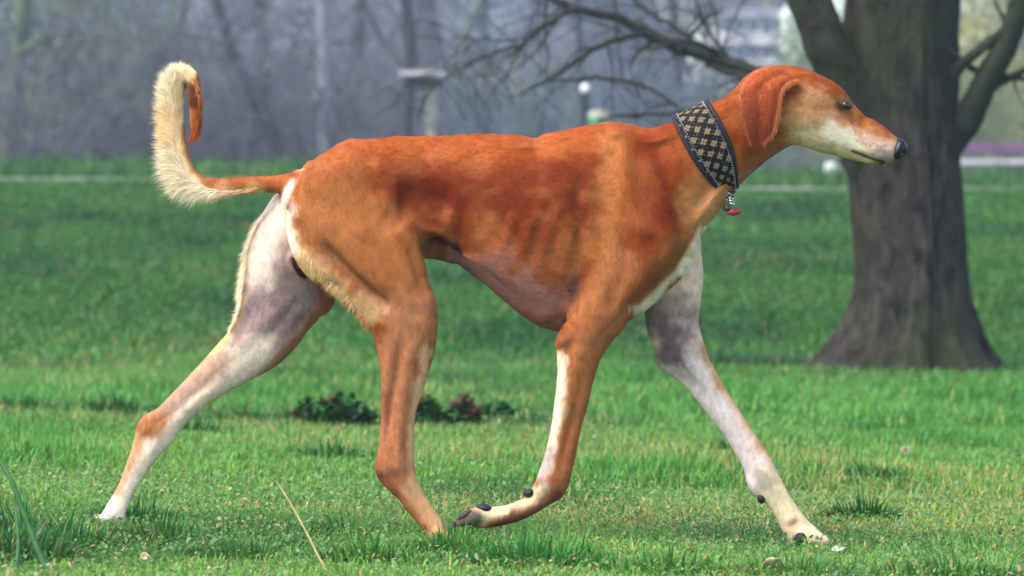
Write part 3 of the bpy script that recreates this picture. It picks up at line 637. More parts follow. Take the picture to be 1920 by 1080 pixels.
stalk('tall_blade', [(95, 1090, 6.0), (70, 1030, 6.02), (45, 965, 6.04), (20, 900, 6.06), (-2, 862, 6.08), (-8, 850, 6.08)], .0062, .0014, M_BL, 'long dark green blade leaning out of the left edge of the photo', flat=True)
stalk('tall_blade', [(28, 1085, 6.0), (34, 1020, 6.05), (30, 970, 6.1), (26, 930, 6.12)], .004, .0012, M_BL, 'shorter dark green blade beside the long one at the left edge', flat=True)
# dandelion clock, shed leaves, feather
def leaf(px, py, d, ln, ang, mat, label, seed, cat='dead leaf', wid=.35, dz=.03):
    x, y, _ = W(px, py, d); z = W(px, py, d)[2]; rg = np.random.default_rng(seed); V = []; n = 12; m = 7
    for i in range(n):
        t = i / (n - 1); w_ = math.sin(math.pi * t ** .8) * wid * ln / 2 + .0004
        for j in range(m):
            s = (j / (m - 1) - .5) * 2; V.append((t * ln - ln / 2, s * w_, .22 * ln * (t - .5) ** 2 + .35 * w_ * s * s + .02 * ln * math.sin(t * 9 + seed + s * 2)))
    o = mesh_obj('fallen_leaf', V, (grid_faces(n, m), np.full((n - 1) * (m - 1), 4)), mat); o.location = (x, y, z); o.rotation_euler = (rg.uniform(.5, 1.0), rg.uniform(-.3, .3), ang)
    md = o.modifiers.new('s', 'SOLIDIFY'); md.thickness = .0006
    return tag(o, label, cat)
M_DL = mk_noise('dead_leaf', (160, 132, 100), (206, 176, 146), 80, .7); M_PKL = mk_noise('bleached_leaf', (176, 140, 120), (214, 182, 166), 60, .8)
leaf(398, 1068, 6.18, .045, .4, mk_noise('yellowed_leaf', (190, 176, 110), (214, 200, 140), 60, .7), 'narrow yellow leaf lying low in the bottom left grass', 3, wid=.2)
leaf(492, 1022, 6.75, .045, 1.2, M_PKL, 'pinkish bleached dead leaf beside the straw stalk', 4, wid=.7)
leaf(272, 1045, 6.3, .018, .2, M_PKL, 'whitish scrap in the grass under the far hind paw', 5, 'scrap', wid=.8)
leaf(460, 940, 7.6, .03, 2.0, M_PKL, 'small pale dead leaf in the grass left of the straw stalk tip', 6, wid=.5)
leaf(1445, 1000 + 55, 6.3, .035, 2.4, M_DL, 'tan dead leaf lying below the forward paw', 8, wid=.4)
leaf(1572, 1030, 6.85, .024, .1, mk_noise('white_petal', (196, 186, 176), (214, 206, 198), 60, .7), 'small white feather just ahead of the forward paw', 9, 'feather', wid=.45)
def dandelion():
    d = 10.0; x, y, z = W(1698, 846, d); gz = float(ground_z(np.array([x]), np.array([d]))[0])
    e = empty('dandelion', 'single pale dandelion head standing in the meadow right of the forward leg', 'flower', loc=(x, y, gz)); h = z - gz; rg = np.random.default_rng(3); tw = []
    for _ in range(260):
        v = rg.normal(0, 1, 3); v /= np.linalg.norm(v); tw.append((np.array([[0, 0, h], np.array([0, 0, h]) + v * .013]), np.array([.0004, .0012])))
    V, Fc = tubes(tw, 3); mesh_obj('flower_head', V, Fc, mk_noise('seed_white', (196, 192, 160), (222, 218, 190), 90, .8), e)
    V, Fc = tubes([(np.array([[0, 0, -.01], [.003, 0, h * .5], [0, 0, h]]), np.array([.002, .0016, .0014]))], 6); mesh_obj('stem', V, Fc, M_BL, e)
dandelion()
# ------------------------------------------------------------------ THE DOG: one continuous skin grown from an implicit field
S = 7.0 / F                                    # metres per photo pixel at the dog
def to_o(px, py, d):                           # photo pixel + depth (in px units, + = farther) -> true side-view coordinates
    k = 1 + d / F
    return 960 + (px - 960) * k, HOR + (py - HOR) * k
def o_world(V):                                # (ox, oy, depth) -> metres
    V = np.asarray(V, float)
    return np.stack([(V[..., 0] - 960) * S, 7.0 + V[..., 2] * S, CAMH - (V[..., 1] - HOR) * S], -1)

VX = 3.1                                       # voxel, px units (2.9 mm)
X0, Y0, D0 = 150.0, 95.0, -135.0
NX, NY, ND = int(1580 / VX), int(965 / VX), int(270 / VX)
gx = X0 + np.arange(NX) * VX; gy = Y0 + np.arange(NY) * VX; gd = D0 + np.arange(ND) * VX
FIELD = np.full((NX, NY, ND), 60.0, np.float32)
PARTS = []

def part_field2d(secs, X, Y, capf):
    best = np.full(X.shape, 1e9); res = np.zeros(X.shape + (6,))
    for i in range(len(secs) - 1):
        p, q = secs[i], secs[i + 1]
        dx, dy = q[0] - p[0], q[1] - p[1]; L2 = dx * dx + dy * dy + 1e-6; L = math.sqrt(L2)
        t = ((X - p[0]) * dx + (Y - p[1]) * dy) / L2
        tc = np.clip(t, 0, 1)
        lo = np.abs(t - tc) * L
        loi = lo + 1.6 * np.maximum(lo - 14, 0)
        lo = np.where(t < 0, lo * capf[0] if i == 0 else loi, lo * capf[1] if i == len(secs) - 2 else loi)
        la = ((X - p[0]) * -dy + (Y - p[1]) * dx) / L
        u = np.sqrt(la * la + lo * lo)
        a = p[2] + (q[2] - p[2]) * tc
        m = u - a
        upd = m < best
        best = np.where(upd, m, best)
        vals = (u, a, p[3] + (q[3] - p[3]) * tc, p[4] + (q[4] - p[4]) * tc, np.full(X.shape, dx / L), np.full(X.shape, dy / L))
        for k, v in enumerate(vals): res[..., k] = np.where(upd, v, res[..., k])
    return res

def add_part(name, secs, k=12, cap=(1.5, 1.5), flow=1, raw=False, n=11):
    """secs: (Lx,Ly,Rx,Ry,depth,b) outline pairs, or raw (cx,cy,a,depth,b)"""
    S_ = []
    for s in secs:
        if raw: cx, cy, a, d, b = s
        else:
            lx, ly, rx, ry, d, b = s; cx, cy = (lx + rx) / 2, (ly + ry) / 2; a = math.hypot(rx - lx, ry - ly) / 2
        kk = 1 + d / F; ox, oy = to_o(cx, cy, d)
        S_.append((ox, oy, a * kk, d, b))
    P = crom(S_, n) if len(S_) > 2 else np.array(S_, float)
    P[:, 2] = np.maximum(P[:, 2], 1); P[:, 4] = np.maximum(P[:, 4], 1)
    M = 45
    x0, x1 = (P[:, 0] - P[:, 2]).min() - M, (P[:, 0] + P[:, 2]).max() + M
    y0, y1 = (P[:, 1] - P[:, 2]).min() - M, (P[:, 1] + P[:, 2]).max() + M
    i0, i1 = np.searchsorted(gx, x0), np.searchsorted(gx, x1)
    j0, j1 = np.searchsorted(gy, y0), np.searchsorted(gy, y1)
    X, Y = np.meshgrid(gx[i0:i1], gy[j0:j1], indexing='ij')
    r = part_field2d(P, X, Y, cap)
    u, a, dc, b = [r[..., q][..., None].astype(np.float32) for q in range(4)]
    w_ = (gd[None, None, :] - dc).astype(np.float32)
    f = np.sqrt((u / a) ** 2 + (w_ / b) ** 2) + 1e-4
    rr = np.sqrt(u * u + w_ * w_) + 1e-3
    dist = np.where(f > .3, (f - 1) * rr / f, -np.minimum(a, b) * (1 - f))
    sub = FIELD[i0:i1, j0:j1]
    h = np.maximum(k - np.abs(sub - dist), 0) / k
    FIELD[i0:i1, j0:j1] = np.minimum(sub, dist) - h * h * k * 0.25
    PARTS.append(dict(name=name, P=P, cap=cap, flow=flow))

def part_eval(pt, V):
    """distance and flow direction of one part at points V (ox,oy,d)"""
    P = pt['P']; X, Y, D = V[:, 0], V[:, 1], V[:, 2]
    x0, x1 = (P[:, 0] - P[:, 2]).min() - 50, (P[:, 0] + P[:, 2]).max() + 50
    y0, y1 = (P[:, 1] - P[:, 2]).min() - 50, (P[:, 1] + P[:, 2]).max() + 50
    sel = (X > x0) & (X < x1) & (Y > y0) & (Y < y1)
    dist = np.full(len(V), 99.0); fl = np.zeros((len(V), 2))
    if sel.any():
        r = part_field2d(P, X[sel], Y[sel], pt['cap'])
        u, a, dc, b = r[:, 0], r[:, 1], r[:, 2], r[:, 3]
        w_ = D[sel] - dc; f = np.sqrt((u / a) ** 2 + (w_ / b) ** 2) + 1e-4; rr = np.sqrt(u * u + w_ * w_) + 1e-3
        dist[sel] = (f - 1) * rr / f; fl[sel] = r[:, 4:6] * pt['flow']
    return dist, fl

# --- trunk of the body: rump -> loin -> ribcage -> base of neck
add_part('torso', [
    (556, 316, 556, 400, 0, 38), (600, 303, 596, 440, 0, 62), (650, 263, 640, 455, 0, 74), (700, 260, 700, 462, 0, 70),
    (760, 256, 765, 472, 0, 66), (820, 255, 815, 486, 0, 68), (880, 252, 872, 480, 0, 76), (935, 254, 915, 500, 0, 88),
    (985, 259, 952, 538, 0, 97), (1035, 254, 992, 592, 0, 103), (1085, 236, 1050, 620, 0, 102), (1135, 229, 1120, 612, 0, 94),
    (1180, 233, 1185, 586, 0, 84), (1210, 248, 1206, 562, 0, 72), (1240, 262, 1234, 530, 0, 58)], k=10, cap=(2.5, 2.5), flow=-1)
add_part('torso', [(1060, 500, 60, 0, 62), (1180, 490, 62, 0, 62), (1250, 446, 44, 0, 52), (1282, 420, 27, 0, 40), (1306, 396, 24, 0, 36), (1330, 366, 22, 0, 32)], k=24, cap=(1, 1), raw=True, flow=-1)
# --- neck
add_part('neck', [
    (1150, 246, 1190, 480, 0, 66), (1222, 249, 1272, 425, 0, 60), (1258, 236, 1312, 392, 0, 54), (1288, 219, 1340, 368, 0, 49), (1318, 203, 1370, 348, 0, 45),
    (1345, 190, 1402, 331, 0, 43), (1368, 177, 1422, 313, 0, 42), (1394, 160, 1443, 298, 0, 43), (1420, 145, 1463, 284, 0, 46)], k=22, cap=(2, 2), flow=-1)
# --- head
add_part('head', [
    (1428, 150, 1468, 268, 0, 46), (1462, 130, 1484, 271, 0, 51), (1506, 129, 1504, 275, 0, 53), (1548, 146, 1530, 283, 0, 48),
    (1578, 165, 1556, 289, 0, 40), (1602, 201, 1578, 294, 0, 33), (1621, 214, 1603, 300, 0, 28), (1646, 231, 1630, 305, 0, 25),
    (1666, 246, 1654, 306, 0, 22), (1680, 258, 1671, 301, 0, 19), (1688, 268, 1682, 296, 0, 14)], k=14, cap=(1.4, 1.2), flow=-1)
# --- tail (flesh core; the long hair is its own part)
add_part('tail', [
    (560, 322, 548, 372, 0, 24), (520, 329, 517, 364, 0, 17), (480, 331, 479, 363, 0, 15), (440, 333, 440, 367, 0, 14), (405, 334, 403, 372, 0, 14),
    (376, 326, 358, 366, 2, 14), (358, 300, 318, 330, 3, 13), (349, 268, 300, 282, 4, 13), (345, 235, 297, 238, 5, 12), (344, 200, 298, 196, 5, 12),
    (346, 172, 302, 156, 4, 12), (350, 150, 324, 124, 0, 11), (354, 156, 364, 131, -6, 12), (353, 172, 377, 164, -12, 11), (355, 196, 378, 196, -16, 10), (357, 222, 377, 224, -18, 8),
    (359, 246, 371, 249, -18, 4)], k=14, cap=(1.5, 1.3), flow=1)
# --- near hind leg
add_part('nearhind', [
    (580, 330, 690, 300, -26, 44), (548, 400, 735, 335, -34, 46), (542, 458, 772, 400, -44, 48), (594, 508, 792, 462, -54, 47), (652, 548, 804, 520, -60, 43), (688, 594, 816, 570, -64, 39),
    (703, 640, 820, 620, -66, 34), (711, 680, 812, 670, -66, 29), (715, 720, 799, 718, -66, 24), (715, 765, 784, 763, -66, 20), (712, 805, 778, 805, -66, 18),
    (707, 845, 777, 845, -66, 18), (703, 876, 779, 874, -66, 19), (707, 897, 784, 892, -66, 18), (731, 924, 790, 903, -66, 16), (752, 947, 801, 924, -66, 15),
    (774, 974, 815, 948, -66, 16), (795, 1000, 832, 974, -66, 19), (806, 1020, 842, 995, -66, 22)], k=13, cap=(2, 1.4))
for dd in (-84, -72, -60, -50):
    add_part('nearhind', [(822, 1000, 13, dd, 10), (846, 1014, 11, dd, 8.5), (860, 1021, 8, dd, 7)], k=5, cap=(1, 1), raw=True)
# --- far hind leg
add_part('farhind', [
    (505, 395, 640, 400, 34, 44), (478, 425, 640, 460, 40, 46), (458, 475, 640, 505, 46, 46), (455, 520, 632, 550, 52, 42), (446, 562, 596, 590, 56, 38), (432, 608, 560, 634, 58, 34),
    (405, 652, 506, 678, 60, 28), (375, 686, 452, 707, 60, 24), (345, 715, 404, 738, 60, 20), (312, 745, 368, 770, 60, 18), (284, 769, 342, 802, 60, 17),
    (260, 787, 325, 830, 60, 17), (252, 812, 303, 848, 60, 16), (243, 848, 287, 868, 60, 14), (231, 882, 273, 898, 60, 13), (217, 915, 258, 925, 60, 14),
    (200, 945, 247, 952, 60, 17), (190, 962, 240, 972, 60, 19)], k=13, cap=(2, 1.3))
for dd in (44, 54, 66, 77):
    add_part('farhind', [(212, 965, 13, dd, 9), (193, 972, 10, dd, 8), (181, 968, 7, dd, 6)], k=5, cap=(1, 1), raw=True)
# --- near fore leg: shoulder blade, upper arm, forearm, folded paw
add_part('nearfore', [
    (1120, 262, 1185, 262, -30, 26), (1105, 330, 1230, 320, -42, 38), (1100, 400, 1262, 400, -50, 44), (1096, 462, 1268, 460, -56, 44), (1088, 520, 1246, 510, -62, 41), (1080, 570, 1205, 558, -66, 37),
    (1060, 612, 1168, 598, -68, 33), (1041, 650, 1136, 643, -68, 29), (1044, 695, 1118, 697, -68, 25), (1043, 745, 1105, 748, -68, 22), (1038, 792, 1094, 798, -68, 20),
    (1028, 832, 1084, 842, -68, 19), (1017, 870, 1074, 880, -68, 19), (1008, 900, 1065, 912, -68, 20)], k=14, cap=(1.6, 1.0))
add_part('nearfore', [(1045, 912, 1050, 934, -68, 14), (1012, 900, 1050, 944, -68, 19), (997, 926, 1020, 958, -68, 17), (968, 940, 986, 974, -68, 15), (940, 949, 950, 985, -68, 16), (910, 951, 918, 990, -68, 20), (890, 956, 900, 990, -68, 21)], k=8, cap=(1.2, 1.2))
for dd, sh in ((-86, 0), (-74, -4), (-62, -4), (-51, 0)):
    add_part('nearfore', [(896, 968 + sh, 14, dd, 10), (873, 975 + sh, 12, dd, 9), (858, 984 + sh, 9, dd, 7)], k=5, cap=(1, 1), raw=True)
# --- far fore leg
add_part('farfore', [
    (1170, 400, 1290, 400, 26, 32), (1180, 455, 1322, 440, 40, 34), (1196, 520, 1322, 500, 52, 33), (1206, 575, 1318, 560, 60, 31), (1213, 622, 1317, 606, 64, 29), (1228, 674, 1326, 645, 66, 26),
    (1252, 706, 1336, 680, 66, 23), (1286, 735, 1353, 714, 66, 21), (1318, 768, 1372, 748, 66, 20), (1348, 806, 1396, 784, 66, 19), (1374, 846, 1415, 816, 66, 18),
    (1396, 884, 1436, 848, 66, 19), (1410, 918, 1456, 884, 66, 19), (1432, 942, 1474, 916, 66, 17), (1454, 972, 1492, 944, 66, 17), (1474, 1004, 1512, 972, 66, 19), (1488, 1026, 1530, 990, 66, 21)], k=13, cap=(2, 1.3))
for dd in (48, 60, 73, 85):
    add_part('farfore', [(1512, 1004, 15, dd, 10), (1533, 1012, 12, dd, 9), (1546, 1016, 8, dd, 7)], k=5, cap=(1, 1), raw=True)

add_part('scrotum', [(552, 484, 11, 2, 12), (564, 498, 15, 2, 14), (572, 510, 12, 2, 12)], k=5, cap=(1, 1), raw=True)
# --- soften creases of the field
_k = np.array([.06, .24, .40, .24, .06], np.float32)
for _ax in range(3):
    FIELD = sum(_k[q] * np.roll(FIELD, q - 2, _ax) for q in range(5))
# --- nudge the skin so that its outline follows the animal's measured outline
OUT={
'top':([(600,290),(640,268),(655,262),(700,260),(745,256),(800,256),(860,254),(905,251),(960,254),(1010,255),(1060,243),(1110,233),(1150,228),(1190,235),(1218,241),(1230,237),(1266,228)],0),
'neckhead':([(1328,196),(1362,179),(1394,150),(1424,130),(1453,124),(1482,123),(1508,128),(1540,142),(1566,156),(1586,172),(1602,200),(1621,214),(1647,231),(1667,245),(1683,260)],0),
'under':([(1676,302),(1654,308),(1615,304),(1576,294),(1540,286),(1511,276),(1488,272),(1466,282),(1440,300),(1407,326),(1381,355),(1352,388),(1333,417),(1318,440)],0),
'farforeF':([(1311,457),(1319,512),(1311,597),(1327,664),(1363,731),(1406,799),(1443,854),(1473,915),(1510,970),(1553,1009)],60),
'farforeB':([(1226,658),(1232,683),(1247,701),(1272,713),(1314,762),(1357,817),(1394,878),(1406,921),(1443,951),(1473,1006)],60),
'belly':([(800,487),(820,488),(860,501),(900,525),(940,560),(990,600),(1020,615),(1044,623)],0),
'nhF':([(805,535),(818,565),(820,627),(809,680),(797,724),(780,772),(777,830),(780,887),(800,935),(824,969),(839,993)],-60),
'nhB':([(620,550),(660,584),(689,613),(706,651),(715,719),(715,777),(710,839),(703,882),(713,899),(751,945),(785,984)],-60),
'fhB':([(490,405),(475,430),(458,470),(455,520),(445,560),(440,605),(420,630),(390,665),(320,740),(285,772),(262,785),(255,805),(242,850),(225,900),(195,955)],50),
'fhF':([(590,605),(560,645),(520,685),(490,702),(420,740),(370,775),(335,812),(305,850),(280,880),(255,915),(240,950)],60),
'nfB':([(1052,620),(1042,640),(1043,657),(1045,704),(1038,767),(1028,830),(1016,868),(1004,902)],-68),
'nfF':([(1289,498),(1242,549),(1201,586),(1167,620),(1140,650),(1123,684),(1110,725),(1103,758),(1088,810),(1079,858),(1069,897),(1060,926),(1040,940),(1007,962),(968,979),(930,988)],-68),
'tail':([(551,322),(507,330),(440,332),(391,333),(369,322),(356,293),(349,258),(344,213),(347,173)],0),
'tailu':([(515,364),(462,364)],0)}
for _it in range(4):
    Mn = FIELD.min(axis=2)
    for dsel in (0, 1, -1):
        num = np.zeros(Mn.shape, np.float32); den = np.zeros(Mn.shape, np.float32); dd_ = []
        for k_, (pts_, d_) in OUT.items():
            if np.sign(d_) != dsel: continue
            dd_.append(d_); P_ = crom(pts_, 3) if len(pts_) > 2 else np.array(pts_, float)
            x, y = to_o(P_[:, 0], P_[:, 1], d_); fi = (x - X0) / VX; fj = (y - Y0) / VX; a_ = fi.astype(int); b_ = fj.astype(int); f = fi - a_; g = fj - b_
            v = (Mn[a_, b_] * (1 - f) + Mn[a_ + 1, b_] * f) * (1 - g) + (Mn[a_, b_ + 1] * (1 - f) + Mn[a_ + 1, b_ + 1] * f) * g
            v = np.clip(np.convolve(np.pad(v, 2, 'edge'), [.1, .2, .4, .2, .1], 'valid'), -22, 12)
            for q in range(len(v)):
                r_ = 18; i0, i1, j0, j1 = max(a_[q] - r_, 0), a_[q] + r_, max(b_[q] - r_, 0), b_[q] + r_
                gg = np.exp(-((gx[i0:i1, None] - x[q]) ** 2 + (gy[None, j0:j1] - y[q]) ** 2) / 20.0 ** 2)
                num[i0:i1, j0:j1] += gg * v[q]; den[i0:i1, j0:j1] += gg
        c_ = (num / np.maximum(den, .6))[..., None] * .8
        dm = 0 if not dd_ else float(np.mean(dd_))
        dw = 1.0 if dsel == 0 else np.exp(-((gd - dm) / 55.0) ** 2)[None, None]
        FIELD -= (c_ * dw).astype(np.float32)

# --- surface nets
def surface_net(Fd):
    neg = Fd < 0
    c = [neg[a:neg.shape[0] - 1 + a, b:neg.shape[1] - 1 + b, e:neg.shape[2] - 1 + e] for a in (0, 1) for b in (0, 1) for e in (0, 1)]
    s = sum(x.astype(np.int8) for x in c)
    act = (s > 0) & (s < 8)
    I, J, K = np.nonzero(act)
    idx = np.full(act.shape, -1, np.int32); idx[I, J, K] = np.arange(len(I))
    acc = np.zeros((len(I), 3)); cnt = np.zeros(len(I))
    corners = [(a, b, e) for a in (0, 1) for b in (0, 1) for e in (0, 1)]
    for p in corners:
        for ax in range(3):
            if p[ax] == 0:
                q = list(p); q[ax] = 1
                f0 = Fd[I + p[0], J + p[1], K + p[2]]; f1 = Fd[I + q[0], J + q[1], K + q[2]]
                m = (f0 < 0) != (f1 < 0)
                t = np.where(m, f0 / (f0 - f1 + 1e-12), 0)
                pt = np.tile(np.array(p, float), (len(I), 1)); pt[:, ax] += t
                acc += pt * m[:, None]; cnt += m
    V = acc / cnt[:, None] + np.stack([I, J, K], 1)
    faces = []
    for ax in range(3):
        sl0 = [slice(None)] * 3; sl1 = [slice(None)] * 3
        sl0[ax] = slice(0, -1); sl1[ax] = slice(1, None)
        a, b = neg[tuple(sl0)], neg[tuple(sl1)]
        cr = a != b
        o1, o2 = [q for q in range(3) if q != ax]
        P = np.array(np.nonzero(cr)).T
        ok = (P[:, o1] > 0) & (P[:, o2] > 0) & (P[:, o1] < Fd.shape[o1] - 1) & (P[:, o2] < Fd.shape[o2] - 1)
        P = P[ok]
        def cell(d1, d2):
            q = P.copy(); q[:, o1] -= d1; q[:, o2] -= d2
            return idx[q[:, 0], q[:, 1], q[:, 2]]
        q = np.stack([cell(1, 1), cell(0, 1), cell(0, 0), cell(1, 0)], 1)
        flip = a[P[:, 0], P[:, 1], P[:, 2]]
        if ax == 1: flip = ~flip
        q[~flip] = q[~flip][:, ::-1]
        faces.append(q)
    return V, np.concatenate(faces)

DV, DQ = surface_net(FIELD); del FIELD
DV = DV * VX + np.array([X0, Y0, D0])
DV0 = DV
E = np.concatenate([DQ[:, [0, 1]], DQ[:, [1, 2]], DQ[:, [2, 3]], DQ[:, [3, 0]]])
E = np.concatenate([E, E[:, ::-1]]); 
def nbr_mean(A):
    s = np.stack([np.bincount(E[:, 0], A[E[:, 1], k], len(A)) for k in range(A.shape[1])], 1)
    return s / np.maximum(np.bincount(E[:, 0], minlength=len(A)), 1)[:, None]
for _ in range(3):
    DV = DV + 0.55 * (nbr_mean(DV) - DV)
    DV = DV - 0.50 * (nbr_mean(DV) - DV)
def normals(V):
    a = V[DQ[:, 2]] - V[DQ[:, 0]]; b = V[DQ[:, 3]] - V[DQ[:, 1]]
    n = np.cross(a, b); N = np.stack([sum(np.bincount(DQ[:, q], n[:, k], len(V)) for q in range(4)) for k in range(3)], 1)
    return N / (np.linalg.norm(N, axis=1)[:, None] + 1e-9)
DN = normals(DV)
# outward check: coordinates (x right, y DOWN, d away) are left-handed seen as world, so orient by field sign test
ctr = (DV[:, 2] < -60) & (np.abs(DV[:, 0] - 1100) < 40) & (np.abs(DV[:, 1] - 400) < 40)
if DN[ctr][:, 2].mean() > 0:
    DQ = DQ[:, ::-1]; DN = -DN

PX = 960 + (DV[:, 0] - 960) / (1 + DV[:, 2] / F); PY = HOR + (DV[:, 1] - HOR) / (1 + DV[:, 2] / F)   # where the coat pattern was read off
PD = DV[:, 2].copy()

# --- which limb each vertex belongs to
NAMES = ['scrotum', 'torso', 'neck', 'head', 'tail', 'nearhind', 'farhind', 'nearfore', 'farfore']
wt = {n: np.zeros(len(DV)) for n in NAMES}; flow = np.zeros((len(DV), 3))
for pt in PARTS:
    d_, fl = part_eval(pt, DV); w_ = np.exp(-np.clip(d_, -2, 60) / 6.0)
    wt[pt['name']] = np.maximum(wt[pt['name']], w_)
    flow[:, :2] += fl * w_[:, None]
tot = sum(wt.values()) + 1e-6
for n in NAMES: wt[n] = wt[n] / tot

def pdist(pts, X=None, Y=None):
    """distance to a polyline and position along it"""
    X = PX if X is None else X; Y = PY if Y is None else Y
    pts = np.asarray(pts, float)
    if len(pts) == 1: return np.hypot(X - pts[0][0], Y - pts[0][1]), np.zeros_like(X)
    best = np.full(X.shape, 1e9); par = np.zeros(X.shape)
    for i in range(len(pts) - 1):
        p, q = pts[i], pts[i + 1]; d = q - p
        t = np.clip(((X - p[0]) * d[0] + (Y - p[1]) * d[1]) / (d @ d + 1e-9), 0, 1)
        dd = np.hypot(X - p[0] - t * d[0], Y - p[1] - t * d[1])
        u = dd < best; best = np.where(u, dd, best); par = np.where(u, (i + t) / (len(pts) - 1), par)
    return best, par

near = PD < 0
def sc(pts, wdt, amp, sel='near', taper=True):
    """sculpt stroke: raise (+) or groove (-) the skin along a line"""
    d, t = pdist(crom(pts, 5) if len(pts) > 2 else pts)
    g = np.exp(-(d / wdt) ** 2)
    if taper: g = g * np.clip(np.sin(np.clip(t, 0, 1) * math.pi) * 1.8, 0.12, 1)
    if sel == 'near': m = (PD < 8) * np.clip(-DN[:, 2] * 1.6 + .3, 0, 1)
    elif sel == 'nearall': m = (PD < 30) * 1.0
    elif sel == 'far': m = (PD > 10) * np.clip(-DN[:, 2] * 1.6 + .3, 0, 1)
    else: m = 1.0
    return g * m * amp
AMP = .95
disp = np.zeros(len(DV))
for st in [
    # ribs
    ([(1108, 380), (1085, 450), (1070, 520)], 7, -2.6), ([(1070, 370), (1045, 440), (1030, 510)], 7, -2.8), ([(1035, 370), (1008, 435), (992, 495)], 7, -2.8),
    ([(1000, 372), (972, 430), (958, 478)], 7, -2.6), ([(965, 375), (940, 420), (928, 462)], 7, -2.2), ([(930, 378), (908, 415), (898, 445)], 6, -1.8),
    ([(1090, 400), (1066, 460), (1050, 530)], 6, 1.8), ([(1052, 390), (1026, 450), (1010, 512)], 6, 2.0), ([(1016, 390), (990, 440), (975, 495)], 6, 2.0), ([(982, 392), (955, 430), (943, 475)], 6, 1.6),
    # flank hollow, hip bone, loin edge
    ([(745, 370), (790, 372), (850, 390)], 32, -15), ([(720, 395), (760, 420)], 20, -6),
    ([(655, 272), (668, 290)], 12, 5), ([(640, 320), (690, 310), (720, 330)], 16, 3), ([(690, 285), (705, 330), (715, 370)], 12, -4),
    ([(560, 345), (600, 385), (640, 400)], 16, -3), ([(545, 405), (565, 395)], 14, 4),
    # flank fold skin from thigh to belly
    ([(745, 400), (780, 425), (830, 440), (880, 470)], 8, 4), ([(795, 455), (830, 470), (880, 505)], 12, -5),
    ([(806, 462), (828, 472), (856, 490)], 15, -46), ([(806, 468), (820, 474)], 14, -26),
    # thigh muscles
    ([(600, 450), (640, 500), (690, 545), (735, 580)], 9, -19), ([(625, 470), (665, 520), (715, 565)], 6, -3), ([(680, 440), (720, 490), (760, 545)], 11, -3.5), ([(770, 460), (780, 500), (788, 530)], 7, -4),
    ([(640, 430), (690, 490), (740, 550)], 13, 4), ([(730, 430), (755, 480), (780, 540)], 10, 3), ([(560, 470), (610, 515), (660, 560)], 12, 4),
    ([(800, 550), (812, 570)], 11, 3.5), ([(795, 600), (808, 625)], 12, 2), ([(770, 570), (785, 600)], 9, -3),
    # lower near hind leg: tendon groove
    ([(750, 640), (744, 700), (732, 760), (722, 840)], 6, -9), ([(770, 660), (762, 720), (752, 800), (748, 860)], 8, 2.5), ([(716, 880), (712, 890)], 7, 3), ([(735, 885), (750, 900)], 8, -3),
    ([(760, 790), (762, 850), (768, 900)], 6, -3), ([(735, 920), (765, 950), (790, 980)], 6, -4), ([(884, 966), (862, 980)], 3, -4), ([(930, 962), (960, 956), (1000, 942)], 5, -3), ([(1000, 900), (1012, 918), (1024, 930)], 5, -4), ([(1040, 920), (1030, 935)], 7, 3), ([(776, 640), (768, 680)], 10, 3), ([(730, 650), (724, 720), (718, 790)], 7, 3), ([(735, 840), (738, 875)], 6, -3),
    # shoulder blade, spine of scapula, triceps, point of shoulder
    ([(1165, 262), (1172, 330), (1185, 400), (1225, 450)], 12, 4.5), ([(1195, 270), (1200, 330), (1215, 390)], 16, -4.5), ([(1140, 280), (1130, 350), (1130, 420)], 18, -3.5),
    ([(1010, 262), (1060, 285), (1110, 275)], 14, -2.5), ([(1090, 310), (1085, 390), (1090, 460), (1082, 540)], 11, -5.5), ([(1083, 520), (1078, 560), (1072, 600)], 8, -8),
    ([(1110, 470), (1130, 530), (1110, 600)], 18, 4), ([(1180, 440), (1165, 520), (1130, 590)], 12, -3), ([(1245, 420), (1255, 460), (1230, 500)], 16, 3.5), ([(1235, 480), (1210, 540), (1165, 590)], 9, -3),
    ([(1235, 250), (1255, 320), (1290, 390)], 16, -3), ([(1300, 360), (1290, 410), (1270, 440)], 14, 2.5),
    # elbow & forearm
    ([(1053, 632), (1060, 650)], 8, 4), ([(1070, 640), (1085, 655)], 7, -3.5), ([(1083, 665), (1098, 665)], 8, 3), ([(1095, 690), (1080, 760), (1062, 830), (1050, 890)], 7, -4),
    ([(1062, 680), (1056, 760), (1040, 840)], 7, 1.6), ([(1020, 860), (1022, 895), (1018, 920)], 6, -2.5),
    # neck muscles
    ([(1330, 230), (1345, 290), (1350, 330)], 10, 2), ([(1400, 290), (1440, 262), (1475, 258)], 7, -3), ([(1385, 250), (1375, 300)], 9, -2.5),
    # head: brow, eye hollow, cheek, jaw, lip
    ([(1574, 186), (1590, 190), (1598, 196)], 5, 2.6), ([(1578, 201), (1592, 200)], 6, -3.0), ([(1520, 190), (1550, 196), (1575, 204)], 8, -2.0), ([(1510, 215), (1530, 235)], 17, 2.5), ([(1570, 214), (1600, 222), (1630, 240)], 9, -2.4),
    ([(1596, 283), (1615, 290), (1640, 300), (1662, 303)], 2.6, -3.0), ([(1600, 276), (1630, 288), (1660, 296)], 6, 2.2), ([(1478, 258), (1510, 267), (1560, 277)], 6, -1.6),
    ([(1522, 224)], 4, 2.2), ([(1541, 256)], 4.5, 2.6), ([(1500, 150), (1515, 175)], 10, -2.5),
]:
    disp += AMP * sc(*st)
